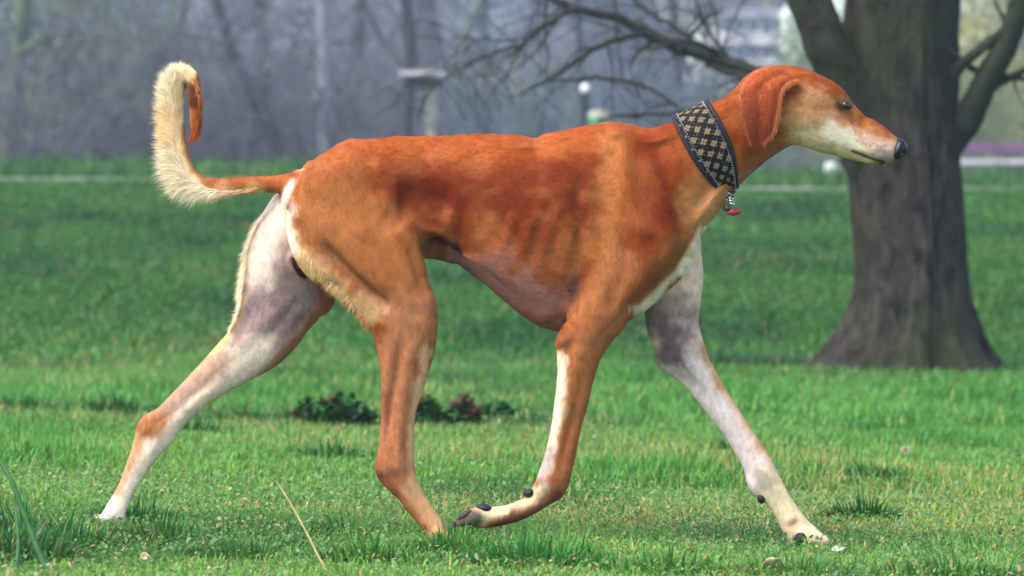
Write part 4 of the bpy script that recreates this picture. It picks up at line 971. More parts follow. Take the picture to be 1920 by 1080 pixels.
for st in [
    ([(560, 560), (530, 600), (490, 650)], 9, -4), ([(520, 570), (480, 620), (440, 660)], 9, 2.5), ([(470, 560), (465, 600), (440, 640)], 8, -3), ([(590, 570), (570, 610), (530, 650)], 9, 2),
    ([(420, 690), (360, 745), (310, 790)], 6, -3.2), ([(275, 795), (270, 815)], 7, 3), ([(320, 815), (300, 845)], 7, -2), ([(262, 830), (235, 900), (215, 945)], 5, -2),
    ([(1215, 590), (1245, 600), (1290, 600), (1312, 590)], 10, -5), ([(1270, 620), (1270, 660), (1255, 690)], 11, -5.5), ([(1240, 590), (1232, 630), (1240, 665)], 8, -5), ([(1300, 500), (1302, 560)], 14, 3),
    ([(1238, 680), (1240, 695)], 8, 3.5), ([(1330, 700), (1380, 790), (1430, 860)], 6, -2.6), ([(1284, 700), (1296, 715)], 8, -2.2), ([(1500, 998), (1522, 1006), (1548, 1014)], 3.2, -5), ([(1490, 1004), (1506, 1016)], 4, -4), ([(1520, 996), (1526, 1014)], 4, 2.5), ([(1482, 975), (1492, 968)], 5, 3), ([(1418, 905), (1440, 925)], 5, -3), ([(1405, 895), (1416, 920)], 6, 3), ([(1440, 890), (1470, 950), (1500, 1000)], 5, -2)]:
    disp += AMP * sc(*st, sel='far')
# spine knuckles along the topline, on both sides
for xk in (656, 745, 800, 832, 862, 895, 930, 962, 1000):
    yk = np.interp(xk, [640, 700, 800, 905, 1000], [262, 259, 256, 251, 255])
    disp += 2.2 * np.exp(-((PX - xk) / 8) ** 2 - ((PY - yk) / 9) ** 2)
disp += 0.5 * (fbm2(PX / 22, PY / 22, 31) - .5) * 2
NS = DN.copy()
for _ in range(8):
    NS = nbr_mean(NS); disp = .4 * disp + .6 * nbr_mean(disp[:, None])[:, 0]
NS /= np.linalg.norm(NS, axis=1)[:, None] + 1e-9
DV = DV + NS * disp[:, None]
for _ in range(4):
    DV = DV + 0.5 * (nbr_mean(DV) - DV)
    DV = DV - 0.46 * (nbr_mean(DV) - DV)
DN = normals(DV)

# --- the coat: colour areas of this dog, authored in side view, some with painted light and shade
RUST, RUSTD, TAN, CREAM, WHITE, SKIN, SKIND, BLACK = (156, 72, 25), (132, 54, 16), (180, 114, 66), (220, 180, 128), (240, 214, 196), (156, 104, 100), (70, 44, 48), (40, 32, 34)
col = np.tile(lin(RUST), (len(DV), 1))
nzc = fbm2(PX / 30, PY / 30, 77, 4); nzf = fbm2(PX / 5, PY / 9, 78, 2)
def paint(c, pts, rad, soft, stren=1.0, parts=None, side=None):
    global col
    c = lin(c); d, t = pdist(pts)
    rad = max(rad - soft * .35, 0); soft = soft * 1.75
    d = d + ((nzc - .5) * soft * 1.3 + (nzf - .5) * 9 if soft > 14 else 0)
    m = 1 - np.clip((d - rad) / soft, 0, 1); m = m * m * (3 - 2 * m) * stren
    if parts: m = m * np.clip(sum(wt[p] for p in parts) * 1.6 - .3, 0, 1)
    if side == 'near': m = m * np.clip(-DN[:, 2] * 2.5 + .5, 0, 1)
    if side == 'farside': m = m * np.clip(DN[:, 2] * 2.5 + .5, 0, 1)
    col = col * (1 - m[:, None]) + c * m[:, None]
TB = ['torso', 'neck', 'head']
# saddle and ribs
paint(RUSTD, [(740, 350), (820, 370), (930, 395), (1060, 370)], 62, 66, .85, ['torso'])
paint((118, 42, 12), [(770, 362), (830, 378), (900, 400)], 16, 40, .45, ['torso'])  # darker russet flank, with the hollow's shade painted in
paint((184, 92, 42), [(650, 275), (800, 268), (950, 266), (1100, 250)], 14, 30, .8, ['torso'])  # lighter topline: light falling on the back painted into the coat
paint((184, 98, 48), [(600, 350), (660, 300)], 30, 50, .6)
paint((198, 122, 70), [(1152, 275), (1150, 380), (1130, 460)], 14, 30, .9)  # tan behind the shoulder blade, with its highlight painted in
paint((148, 58, 20), [(1225, 285), (1232, 350), (1228, 420), (1205, 490)], 22, 36, .9)
paint((188, 112, 68), [(905, 440), (960, 500), (1040, 500), (1070, 470)], 18, 34, .7, ['torso'])
paint((160, 108, 104), [(900, 520), (950, 545), (1010, 575), (1060, 590)], 34, 34, .85, ['torso'])
paint(SKIN, [(800, 480), (860, 500), (900, 520)], 14, 16, .9, ['torso'])
paint((26, 15, 20), [(808, 460), (824, 468), (842, 481)], 19, 7, 1)  # groin pocket: shade of the fold painted over the dark skin
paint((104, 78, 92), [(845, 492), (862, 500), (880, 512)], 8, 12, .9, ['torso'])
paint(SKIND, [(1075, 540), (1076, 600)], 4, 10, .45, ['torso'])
# near thigh and leg
paint(TAN, [(620, 420), (700, 470), (760, 540), (780, 600)], 62, 60, .85, ['nearhind', 'torso'])
paint((188, 126, 92), [(760, 600), (755, 700), (745, 820), (740, 880)], 34, 40, .8, ['nearhind'])
paint(CREAM, [(548, 460), (590, 510), (635, 548), (690, 590)], 12, 24, .95, ['nearhind'])
paint((150, 100, 76), [(590, 440), (640, 500), (700, 560)], 10, 26, .6, ['nearhind'])
paint((216, 180, 138), [(800, 660), (783, 760), (779, 860), (800, 930), (830, 985)], 6, 12, .7, ['nearhind'])  # cream front edge, rim light painted in
paint((206, 160, 116), [(770, 930), (800, 970), (825, 1000)], 18, 24, .8, ['nearhind'])
paint((110, 62, 40), [(709, 890), (716, 898)], 6, 8, .8, ['nearhind'])
paint((150, 92, 60), [(725, 905), (760, 945), (785, 985)], 5, 10, .7, ['nearhind'])
# rump, white breeches
paint(WHITE, [(530, 390), (505, 420), (492, 460), (484, 520)], 44, 30, 1, ['farhind', 'torso'])
paint(WHITE, [(537, 392), (528, 430), (545, 462)], 11, 12, .9)
paint((96, 56, 56), [(528, 372), (538, 388)], 8, 9, .95)
paint((38, 26, 28), [(552, 484), (572, 510)], 30, 4, 1, ['scrotum'])
# far hind inner
paint((200, 160, 130), [(480, 480), (500, 600), (400, 720), (300, 820), (220, 950)], 90, 20, .9, ['farhind'], 'near')
paint((212, 184, 160), [(1260, 480), (1270, 620), (1340, 760), (1500, 1000)], 110, 20, .95, ['farfore'], 'near')
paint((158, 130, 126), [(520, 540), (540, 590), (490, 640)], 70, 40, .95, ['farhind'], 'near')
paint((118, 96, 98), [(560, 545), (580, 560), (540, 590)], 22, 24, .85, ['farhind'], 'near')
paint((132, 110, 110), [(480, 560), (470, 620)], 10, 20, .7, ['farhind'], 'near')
paint(CREAM, [(455, 480), (448, 560), (436, 606), (405, 655)], 5, 12, .95, ['farhind'])
paint((218, 196, 176), [(480, 670), (400, 735), (340, 800), (300, 850), (250, 915), (225, 950)], 24, 22, .95, ['farhind'], 'near')
paint((166, 126, 106), [(420, 680), (350, 735), (300, 775)], 8, 14, .8, ['farhind'])
paint((180, 116, 74), [(268, 792), (290, 800)], 14, 16, .9, ['farhind'])
paint((196, 148, 104), [(255, 830), (232, 890), (205, 940)], 6, 12, .8, ['farhind'])
paint((176, 112, 76), [(612, 560), (585, 610), (540, 670), (500, 700)], 7, 14, .85, ['farhind'])
paint(WHITE, [(215, 955), (180, 968)], 16, 10, .8, ['farhind'])
paint(WHITE, [(524, 392), (496, 424), (478, 470), (472, 510)], 24, 20, .95, ['farhind', 'torso'], 'near')
# near fore
paint((192, 124, 82), [(1120, 480), (1150, 540), (1110, 620), (1085, 700), (1065, 800), (1040, 890)], 40, 50, .7, ['nearfore'])
paint((226, 206, 176), [(1046, 670), (1044, 760), (1030, 830), (1012, 880)], 9, 12, .95, ['nearfore'])  # pale back edge of the foreleg, its bright rim light painted in
paint((160, 96, 56), [(1085, 700), (1070, 780), (1058, 850)], 5, 12, .6, ['nearfore'])
paint((156, 140, 138), [(1024, 850), (1014, 890), (1018, 915)], 7, 10, .8, ['nearfore'])
paint((222, 196, 156), [(1010, 930), (960, 948), (905, 968)], 14, 16, .9, ['nearfore'])
paint((104, 58, 38), [(1040, 928), (1010, 955), (960, 978), (925, 988)], 7, 12, .9, ['nearfore'])
paint((120, 84, 60), [(1058, 636), (1064, 654)], 4, 9, .5, ['nearfore']); paint((140, 100, 76), [(1092, 664)], 6, 8, .6, ['nearfore'])
paint((84, 74, 68), [(890, 972), (850, 988)], 12, 8, .95, ['nearfore'])
# chest front & far fore
paint((218, 200, 174), [(1345, 372), (1315, 430), (1265, 500), (1205, 580)], 11, 18, .95, ['torso', 'neck', 'nearfore', 'farfore'])
paint(WHITE, [(1335, 400), (1312, 450), (1285, 500)], 13, 14, .95, ['torso', 'neck', 'farfore'])
paint((218, 186, 168), [(1290, 470), (1290, 540), (1300, 620)], 44, 26, .95, ['farfore'], 'near')
paint((226, 202, 196), [(1270, 690), (1330, 760), (1400, 860), (1420, 910)], 34, 20, .95, ['farfore'], 'near')
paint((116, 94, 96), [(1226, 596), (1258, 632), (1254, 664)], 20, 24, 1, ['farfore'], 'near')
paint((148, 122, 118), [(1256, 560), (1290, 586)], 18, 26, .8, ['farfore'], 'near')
paint((214, 160, 108), [(1325, 650), (1365, 730), (1410, 800), (1445, 850), (1465, 900)], 7, 14, .9, ['farfore'])
paint((222, 196, 158), [(1450, 900), (1490, 970), (1540, 1012)], 26, 20, .95, ['farfore'])
paint((150, 130, 130), [(1284, 703), (1296, 713)], 5, 8, .6, ['farfore']); paint((168, 150, 146), [(1418, 890), (1432, 905)], 8, 10, .6, ['farfore'])
paint((150, 100, 76), [(1482, 982), (1490, 977)], 2, 7, .7, ['farfore']); paint((196, 130, 90), [(1457, 903)], 2, 6, .4, ['farfore'])
paint((168, 92, 44), [(1300, 385), (1282, 440), (1250, 495), (1190, 552)], 17, 7, .95, ['torso', 'nearfore', 'farfore', 'neck'], 'near')
# neck and head
paint((194, 118, 64), [(1340, 300), (1370, 330), (1330, 380)], 26, 34, .8, ['neck', 'torso'])
paint((206, 146, 96), [(1300, 370), (1315, 400)], 22, 26, .7, ['neck', 'torso'])
paint((150, 108, 96), [(1395, 335), (1430, 300), (1470, 275), (1500, 274)], 5, 8, .8, ['neck', 'head'])
paint((170, 96, 52), [(1460, 230), (1420, 290)], 14, 20, .6, ['neck', 'head'])
paint((204, 158, 112), [(1500, 235), (1540, 215), (1560, 225)], 24, 24, .8, ['head'])
paint((226, 196, 168), [(1520, 258), (1560, 245), (1590, 262), (1620, 290)], 17, 18, .95, ['head'])
paint((228, 212, 190), [(1560, 245), (1590, 262), (1604, 270)], 10, 14, .9, ['head'])
paint((204, 182, 140), [(1530, 280), (1580, 291), (1630, 303)], 6, 9, .9, ['head'])
paint((208, 176, 150), [(1630, 262), (1655, 275), (1640, 285)], 14, 14, .85, ['head'])
paint((186, 118, 72), [(1590, 215), (1620, 232), (1650, 250)], 6, 14, .7, ['head'])
paint((150, 132, 132), [(1652, 290), (1668, 296)], 8, 8, .8, ['head'])
paint((70, 40, 44), [(1598, 283), (1615, 290), (1640, 300), (1656, 304)], 1.5, 3.0, .95, ['head'])
paint((104, 62, 44), [(1574, 200), (1583, 196), (1594, 196)], 4, 7, .85, ['head']); paint((140, 90, 58), [(1530, 202), (1570, 200)], 3, 7, .6, ['head'])
paint((178, 140, 112), [(1510, 160), (1514, 170)], 5, 8, .5, ['head'], None)
paint((170, 104, 64), [(1572, 218), (1578, 228)], 7, 10, .5, ['head'])
for q in range(26):
    paint((92, 70, 70), [(1632 + R.uniform(0, 30), 270 + R.uniform(0, 22))], .6, 1.6, .6, ['head'])
# tail
paint((190, 112, 64), [(550, 345), (480, 346), (400, 350)], 20, 12, .8, ['tail'])
paint((222, 182, 132), [(480, 366), (400, 376), (350, 372)], 10, 16, .9, ['tail'])
paint((228, 196, 150), [(340, 330), (318, 260), (318, 180), (330, 138)], 34, 14, .95, ['tail'])
paint((186, 114, 66), [(392, 336), (366, 318), (354, 285), (348, 240)], 4, 8, .9, ['tail'])
paint((190, 108, 58), [(368, 185), (370, 225), (364, 262)], 14, 10, .9, ['tail']); paint((80, 46, 28), [(352, 160), (360, 176), (362, 195)], 6, 8, .9, ['tail'])

_s = np.clip(((col[:, 0] - col[:, 2]) / (col[:, 0] + 1e-6) - .55) / .38, 0, 1)[:, None]
col = col * (1 - _s * (1 - np.array([.60, .56, .47])))          # deepen the saturated russet areas
col = np.clip(col * (0.90 + 0.22 * nzc[:, None]), 0.005, .9)
_fx = np.where(wt['torso'] + wt['neck'] + wt['head'] > .5, 1, 0)
_g1 = np.where(_fx, vn2(PX / 11, PY / 4, 61) + .6 * vn2(PX / 5, PY / 3, 62), vn2(PX / 4, PY / 11, 61) + .6 * vn2(PX / 3, PY / 5, 62)) / 1.6
_tm = np.clip((fbm2(PX / 60 + 4, PY / 45, 63, 3) - .42) / .3, 0, 1)[:, None] * .28 * _s
col = col * (1 - _tm) + lin((176, 104, 58)) * _tm
col = np.clip(col * (0.80 + .40 * _g1[:, None]), 0.004, .9)
# --- coat flow direction, made tangent to the skin
fl = flow / (np.linalg.norm(flow, axis=1)[:, None] + 1e-6)
fl[:, 1] += 0.35 * wt['torso'] + .25 * wt['neck']
fl = fl - DN * (fl * DN).sum(1)[:, None]; fl /= np.linalg.norm(fl, axis=1)[:, None] + 1e-6

dog = empty('dog', 'tall lean rust coloured sighthound with cream legs and curled tail, striding right across the grass', 'dog', loc=(0.1, 7.0, 0.0))
dogoff = np.array([0.1, 7.0, 0.0])
WV = o_world(DV) - dogoff

def coat_mat(name, sheen=0.0, bump=True):
    m, nt, b = new_mat(name); L = nt.links.new
    at = nt.nodes.new('ShaderNodeVertexColor'); at.layer_name = 'Col'
    tc = nt.nodes.new('ShaderNodeTexCoord')
    n = nt.nodes.new('ShaderNodeTexNoise'); n.inputs['Scale'].default_value = 55; n.inputs['Detail'].default_value = 8
    L(tc.outputs['Object'], n.inputs['Vector'])
    mr = nt.nodes.new('ShaderNodeMapRange'); mr.inputs[1].default_value = .3; mr.inputs[2].default_value = .7; mr.inputs[3].default_value = .9; mr.inputs[4].default_value = 1.1
    L(n.outputs[0], mr.inputs[0])
    mx = nt.nodes.new('ShaderNodeVectorMath'); mx.operation = 'SCALE'; L(at.outputs[0], mx.inputs[0]); L(mr.outputs[0], mx.inputs['Scale'])
    L(mx.outputs[0], b.inputs['Base Color'])
    b.inputs['Roughness'].default_value = .5; b.inputs['Specular IOR Level'].default_value = .04
    b.inputs['Sheen Weight'].default_value = sheen; b.inputs['Sheen Roughness'].default_value = .45
    L(mx.outputs[0], b.inputs['Sheen Tint'])
    if bump:
        n2 = nt.nodes.new('ShaderNodeTexNoise'); n2.inputs['Scale'].default_value = 900; n2.inputs['Detail'].default_value = 3
        L(tc.outputs['Object'], n2.inputs['Vector'])
        bp = nt.nodes.new('ShaderNodeBump'); bp.inputs['Strength'].default_value = .25; bp.inputs['Distance'].default_value = .001
        L(n2.outputs[0], bp.inputs['Height']); L(bp.outputs[0], b.inputs['Normal'])
    return m
COAT = coat_mat('dog_coat', bump=False); HAIRM = coat_mat('dog_hair', 0.0, False)
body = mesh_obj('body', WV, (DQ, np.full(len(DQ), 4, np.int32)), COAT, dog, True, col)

# --- hair: thin ribbons lying on the skin
def hair_strands(name, P, D, Nn, Ln, Wd, C, parent, curl=0.25, offs=dogoff):
    """P root (px space), D direction, Nn normal, Ln length, Wd width (px units)"""
    n = len(P)
    side = np.cross(D, Nn); side /= np.linalg.norm(side, axis=1)[:, None] + 1e-6
    tw = R.normal(0, .3, n)[:, None]
    side = side * np.cos(tw) + Nn * np.sin(tw)
    ln = Ln[:, None]; wd = Wd[:, None] * .5
    m = P + D * ln * .5 + Nn * ln * curl * .25
    e = P + D * ln + Nn * ln * curl * .12
    V = np.stack([P - side * wd, P + side * wd, m + side * wd * .8, m - side * wd * .8, e], 1)
    i = np.arange(n)[:, None] * 5
    q = np.concatenate([i + np.array([[0, 1, 2, 3]])], 0); t = i + np.array([[3, 2, 4]])
    idx = np.concatenate([q, t], 1).ravel(); tot = np.tile([4, 3], n)
    return mesh_obj(name, o_world(V.reshape(-1, 3)) - offs, (idx, tot), HAIRM, parent, True, np.repeat(C, 5, axis=0))

def fur(name, n, mask_w, ln, wd, lift=.22):
    a = DV[DQ]; ar = np.linalg.norm(np.cross(a[:, 2] - a[:, 0], a[:, 3] - a[:, 1]), axis=1) * mask_w[DQ].mean(1)
    f = R.choice(len(DQ), n, p=ar / ar.sum())
    b = R.dirichlet((1, 1, 1, 1), n)[:, :, None]
    P = (DV[DQ[f]] * b).sum(1); Nn = (DN[DQ[f]] * b).sum(1); Fl = (fl[DQ[f]] * b).sum(1); C = (col[DQ[f]] * b).sum(1)
    D = Fl + Nn * lift * R.uniform(.4, 1.6, n)[:, None] + R.normal(0, .10, (n, 3))
    D /= np.linalg.norm(D, axis=1)[:, None]
    C = np.clip(C * R.uniform(.74, 1.28, n)[:, None], 0, .95)
    return hair_strands(name, P - Nn * .4, D, Nn, ln * R.uniform(.6, 1.3, n), wd * np.ones(n), C, dog)
# short coat everywhere except the bare inner skin, muzzle tip
mw = np.ones(len(DV)) * .8 + .4 * (DN[:, 2] < .2)
mw *= 1 - .85 * np.clip((PX - 1645) / 20, 0, 1)
fur('fur_coat', 170000, mw, 6.5, .7, .06)

# --- long feathering
def feather(name, line, n, dirs, ln, cols, parent=dog, dspread=8, jit=.25, inward=6, normal_d=0.0, wd=.55):
    """line: px polyline with depth; hairs grow outwards in the direction given at each vertex"""
    L_ = crom([list(p) for p in line], 8); Dd = crom([list(p) for p in dirs], 8); Lc = crom([[l] for l in ln], 8)[:, 0]; Cc = crom([list(lin(c)) for c in cols], 8)
    t = R.uniform(0, len(L_) - 1.001, n); i = t.astype(int); f = (t - i)[:, None]
    g = lambda A: A[i] * (1 - f) + A[i + 1] * f
    P = g(L_); ox, oy = to_o(P[:, 0], P[:, 1], P[:, 2]); P = np.stack([ox, oy, P[:, 2]], 1)
    D2 = g(Dd); D = np.stack([D2[:, 0], D2[:, 1], np.zeros(n)], 1); D /= np.linalg.norm(D, axis=1)[:, None]
    uu = R.uniform(0, 1, n) ** .8; P = P - D * (uu * inward)[:, None]
    Tg = np.gradient(L_, axis=0); Tg[:, 2] = 0; Tg /= np.linalg.norm(Tg, axis=1)[:, None] + 1e-9
    if name == 'tail_feathering': D = D * (1 - .75 * uu[:, None]) + g(Tg) * (.15 + .8 * uu[:, None]); D /= np.linalg.norm(D, axis=1)[:, None]
    P[:, 2] += R.normal(0, dspread, n)
    clump = (vn2(t * 1.7, np.zeros(n), 3) - .5)[:, None]
    D = D + R.normal(0, jit, (n, 3)) * np.array([1, 1, .8]) + clump * np.stack([-D[:, 1], D[:, 0], D[:, 2] * 0], 1) * .5
    D /= np.linalg.norm(D, axis=1)[:, None]
    Nn = np.tile([0., 0., -1.], (n, 1)) + R.normal(0, .3, (n, 3)); Nn -= D * (Nn * D).sum(1)[:, None]; Nn /= np.linalg.norm(Nn, axis=1)[:, None]
    C = np.clip(g(Cc) * R.uniform(.9, 1.12, n)[:, None], 0, .95)
    l = Lc[i] * R.uniform(.35, 1.25, n) * (0.8 + .5 * vn2(t * 2.3, np.zeros(n), 9))
    return hair_strands(name, P, D, Nn, l, np.full(n, wd), C, parent, curl=.1)
CR, YC = (236, 218, 186), (232, 200, 156)
feather('tail_feathering', [(470, 360, 0), (430, 366, 0), (395, 370, 0), (362, 360, 0), (335, 340, 2), (315, 300, 3), (308, 262, 4), (306, 220, 5), (306, 180, 5), (310, 150, 4), (325, 128, 2)], 24000,
        [(-.8, .35), (-.8, .45), (-.75, .6), (-.7, .7), (-.8, .6), (-.85, .35), (-.9, .1), (-.9, -.1), (-.85, -.35), (-.7, -.75), (-.3, -1)],
        [6, 10, 20, 34, 36, 28, 22, 22, 20, 18, 12], [(212, 160, 112), (218, 180, 136), CR, CR, CR, CR, YC, YC, CR, CR, CR], dspread=9, inward=22)
feather('tail_feathering', [(320, 130, 2), (340, 124, 0), (358, 136, -5), (370, 160, -12), (376, 195, -16), (372, 230, -18), (366, 250, -18)], 6500,
        [(-.2, -1), (.3, -.9), (.9, -.2), (.8, .6), (.35, 1), (-.1, 1), (-.3, 1)], [12, 10, 10, 11, 13, 22, 26],
        [CR, CR, YC, (208, 150, 96), (160, 84, 36), (150, 72, 30), (150, 72, 30)], dspread=6, inward=12)
feather('thigh_feathering', [(512, 388, 30), (488, 412, 34), (472, 440, 38), (462, 475, 42), (457, 515, 46), (452, 555, 50), (445, 590, 54), (430, 620, 56)], 9000,
        [(-.6, .5), (-.7, .6), (-.6, .8), (-.5, .9), (-.55, .9), (-.5, 1), (-.45, 1), (-.4, 1)], [8, 12, 15, 17, 19, 17, 13, 9], [WHITE, WHITE, CR, CR, CR, CR, CR, CR], dspread=12, inward=10)
feather('thigh_feathering', [(552, 445, -40), (570, 480, -46), (598, 512, -52), (632, 545, -56), (665, 580, -58), (692, 620, -60)], 6000,
        [(-.5, .9), (-.4, 1), (-.5, 1), (-.5, 1), (-.5, 1), (-.4, 1)], [14, 18, 17, 15, 12, 8], [CR, CREAM, CREAM, CREAM, (206, 160, 112), TAN], dspread=12, inward=12)

# --- ears
def ear(sgn, dx=0, dy=0):
    fr = crom([(1500, 153, 47), (1484, 157, 56), (1468, 174, 61), (1463, 202, 64), (1457, 229, 66), (1449, 251, 66), (1434, 266, 64)], 6)
    bk = crom([(1452, 124, 8), (1418, 134, 16), (1389, 162, 34), (1386, 192, 52), (1395, 224, 60), (1401, 250, 62), (1409, 268, 62)], 6)
    n = len(fr); m = 26; V = []; C = []
    for i in range(n):
        s = i / (n - 1)
        for j in range(m):
            t = j / (m - 1)
            p = fr[i] * (1 - t) + bk[i] * t
            bow = math.sin(math.pi * t) * (14 * (1 - s) + 4)
            fold = 6 * math.exp(-((t - .24) / .14) ** 2) - 6.5 * math.exp(-((t - (.5 + .1 * s)) / .13) ** 2) * (1 - .5 * s) + 4 * math.exp(-((t - .78) / .14) ** 2)
            fold *= (.35 + .65 * math.sin(math.pi * min(1, s * .9 + .12)))
            fold += 6 * math.exp(-(t / .07) ** 2)            # rolled front edge
            d = p[2] + bow * .55 + fold
            x, y = p[0], p[1]
            if s < .35: y += -2.5 * math.sin(t * math.pi * 3) * (1 - s / .35)
            ox, oy = to_o(x + dx, y + dy, sgn * d)
            V.append((ox, oy, sgn * d))
            c = lin((160, 86, 42)) * max(0, 1 - s * 1.1) + lin((116, 56, 38)) * min(1, s * 1.1)
            edge = math.exp(-(t / .07) ** 2) + math.exp(-((1 - t) / .07) ** 2)
            c = c * (1 - .5 * min(edge, 1)) + lin((190, 130, 86)) * .5 * min(edge, 1)
            c = c * (0.80 + .25 * float(vn2(x / 9, y / 9, 5))) * np.array([1, .8, .75])
            C.append(c)
    o = mesh_obj('ear', o_world(np.array(V)) - dogoff, (grid_faces(n, m), np.full((n - 1) * (m - 1), 4, np.int32)), COAT, dog, True, np.array(C))
    md = o.modifiers.new('s', 'SOLIDIFY'); md.thickness = .0035; md.offset = 0
    md2 = o.modifiers.new('b', 'SUBSURF'); md2.levels = 1; md2.render_levels = 1
    # short hair on the ear
    V = np.array(V); nn = 9000; k = R.integers(0, len(V), nn)
    P = V[k] + R.normal(0, 2.2, (nn, 3)) * np.array([1, 1, .1]); P[:, 2] += sgn * 2.4
    D = np.tile([-.15, 1.0, sgn * .12], (nn, 1)) + R.normal(0, .2, (nn, 3)); D /= np.linalg.norm(D, axis=1)[:, None]
    Nn = np.tile([0, 0, float(sgn)], (nn, 1)) + R.normal(0, .15, (nn, 3))
    hair_strands('ear_fur', P, D, Nn, R.uniform(4, 8, nn), np.full(nn, .6), np.clip(np.array(C)[k] * R.uniform(.92, 1.12, nn)[:, None], 0, 1), o)
    return o
ear(-1); ear(1, -8, 2)

# --- eyes, nose, pads, claws
def mk_plain(name, c, rough=.4, spec=.5, bump=None, coat=0, metal=0):
    m = mk_noise(name, np.array(c) * .8, np.array(c) * 1.15, 300, rough, bump=bump, spec=spec, metal=metal)
    if coat:
        b = m.node_tree.nodes['Principled BSDF']; b.inputs['Coat Weight'].default_value = coat; b.inputs['Coat Roughness'].default_value = .06
    return m
M_NOSE = mk_plain('nose_leather', (9, 8, 10), .4, .4, (.6, .0008)); M_EYE = mk_plain('eye_dark', (18, 9, 5), .12, .5, coat=.4)
M_PAD = mk_plain('paw_pad_leather', (28, 22, 22), .6, .4, (.8, .001)); M_CLAW = mk_plain('claw_horn', (30, 24, 20), .35, .5)
def blob(name, px, py, d, rx, ry, rd, mat, parent=dog, rot=0, fn=None, seg=20):
    V = []
    for i in range(seg + 1):
        th = math.pi * i / seg
        for j in range(seg * 2):
            ph = 2 * math.pi * j / (seg * 2)
            v = [math.cos(th), math.sin(th) * math.cos(ph), math.sin(th) * math.sin(ph)]
            if fn: v = fn(v)
            x, y, z = v[0] * rx, v[1] * ry, v[2] * rd
            c, s = math.cos(rot), math.sin(rot)
            ox, oy = to_o(px, py, d)
            V.append((ox + x * c - y * s, oy + x * s + y * c, d + z))
    Q = grid_faces(seg + 1, seg * 2, True)
    return mesh_obj(name, o_world(np.array(V)) - dogoff, (Q, np.full(len(Q), 4, np.int32)), mat, parent)
def nose_fn(v):
    x, y, z = v
    k = 1.0
    for sz in (-1, 1):
        r = math.hypot(y - .05, z - sz * .62)
        if x > 0: k -= .34 * math.exp(-(r / .26) ** 2)
    k -= .12 * math.exp(-(z / .1) ** 2) * (x > .3)
    z2 = z * (1 + .15 * (x > 0)); y2 = y * (1 + .1 * x) + .12 * z * z
    return (x * k, y2 * k, z2)
blob('nose', 1681, 279.5, 0, 19.5, 21.5, 18, M_NOSE, rot=math.radians(26), fn=nose_fn, seg=28)
for s in (-1, 1):
    blob('eye', 1586, 198, s * 28.5, 11.5, 8.2, 9.5, M_EYE, rot=math.radians(16))
    rimp = [(1586 + 10.5 * math.cos(a) * math.cos(.28) - 6.4 * math.sin(a) * math.sin(.28), 198 + 10.5 * math.cos(a) * math.sin(.28) + 6.4 * math.sin(a) * math.cos(.28), s * (33.5 - 2.2 * math.cos(a) - (1.2 if math.sin(a) > 0 else 0))) for a in np.linspace(0, 2 * math.pi, 40)]
    Pr = np.array([(*to_o(q[0], q[1], q[2]), q[2]) for q in rimp]); Vr, Fr = tubes([(o_world(Pr) - dogoff, np.full(40, 1.5 * S))], 8); mesh_obj('eyelid', Vr, Fr, mk_plain('eyelid_skin', (78, 46, 34), .5), dog)
def claw(px, py, d, ang, ln=16, r=3.2):
    pts = []; rad = []
    for i in range(7):
        t = i / 6; a = ang + .7 * t
        pts.append((px + math.cos(a) * ln * t, py + math.sin(a) * ln * t, d)); rad.append(r * (1 - t) ** .7 * S + 1e-5)
    P = np.array([(*to_o(*p), p[2]) for p in pts]); V, Fc = tubes([(o_world(P) - dogoff, rad)], 8)
    mesh_obj('claw', V, Fc, M_CLAW, dog)
for dd in (48, 60, 73, 85): claw(1550, 1014, dd, .5)
for dd, sh in ((-86, 0), (-74, -4), (-62, -4), (-51, 0)): claw(853, 984 + sh, dd, 2.0, 14)
for dd in (-84, -72, -60, -50): claw(864, 1021, dd, .5, 12)
for dd in (44, 54, 66, 77): claw(177, 967, dd, 2.4, 11)
blob('paw_pad', 1501, 1012, 46, 13, 16, 10, M_PAD, rot=.9)
blob('carpal_pad', 1427, 936, 56, 9, 7, 8, M_PAD, rot=1.2)
blob('carpal_pad', 992, 925, -72, 11, 8, 9, M_PAD, rot=-.2)
blob('paw_pad', 908, 953, -72, 15, 8.5, 15, M_PAD, rot=.15)
for dd in (-86, -74, -62, -51): blob('toe_pad', 872, 967, dd, 16, 7, 7, M_PAD, rot=2.55)
blob('paw_pad', 826, 1016, -66, 15, 8, 15, M_PAD, rot=.4); blob('paw_pad', 212, 978, 60, 13, 7, 14, M_PAD, rot=-.4)

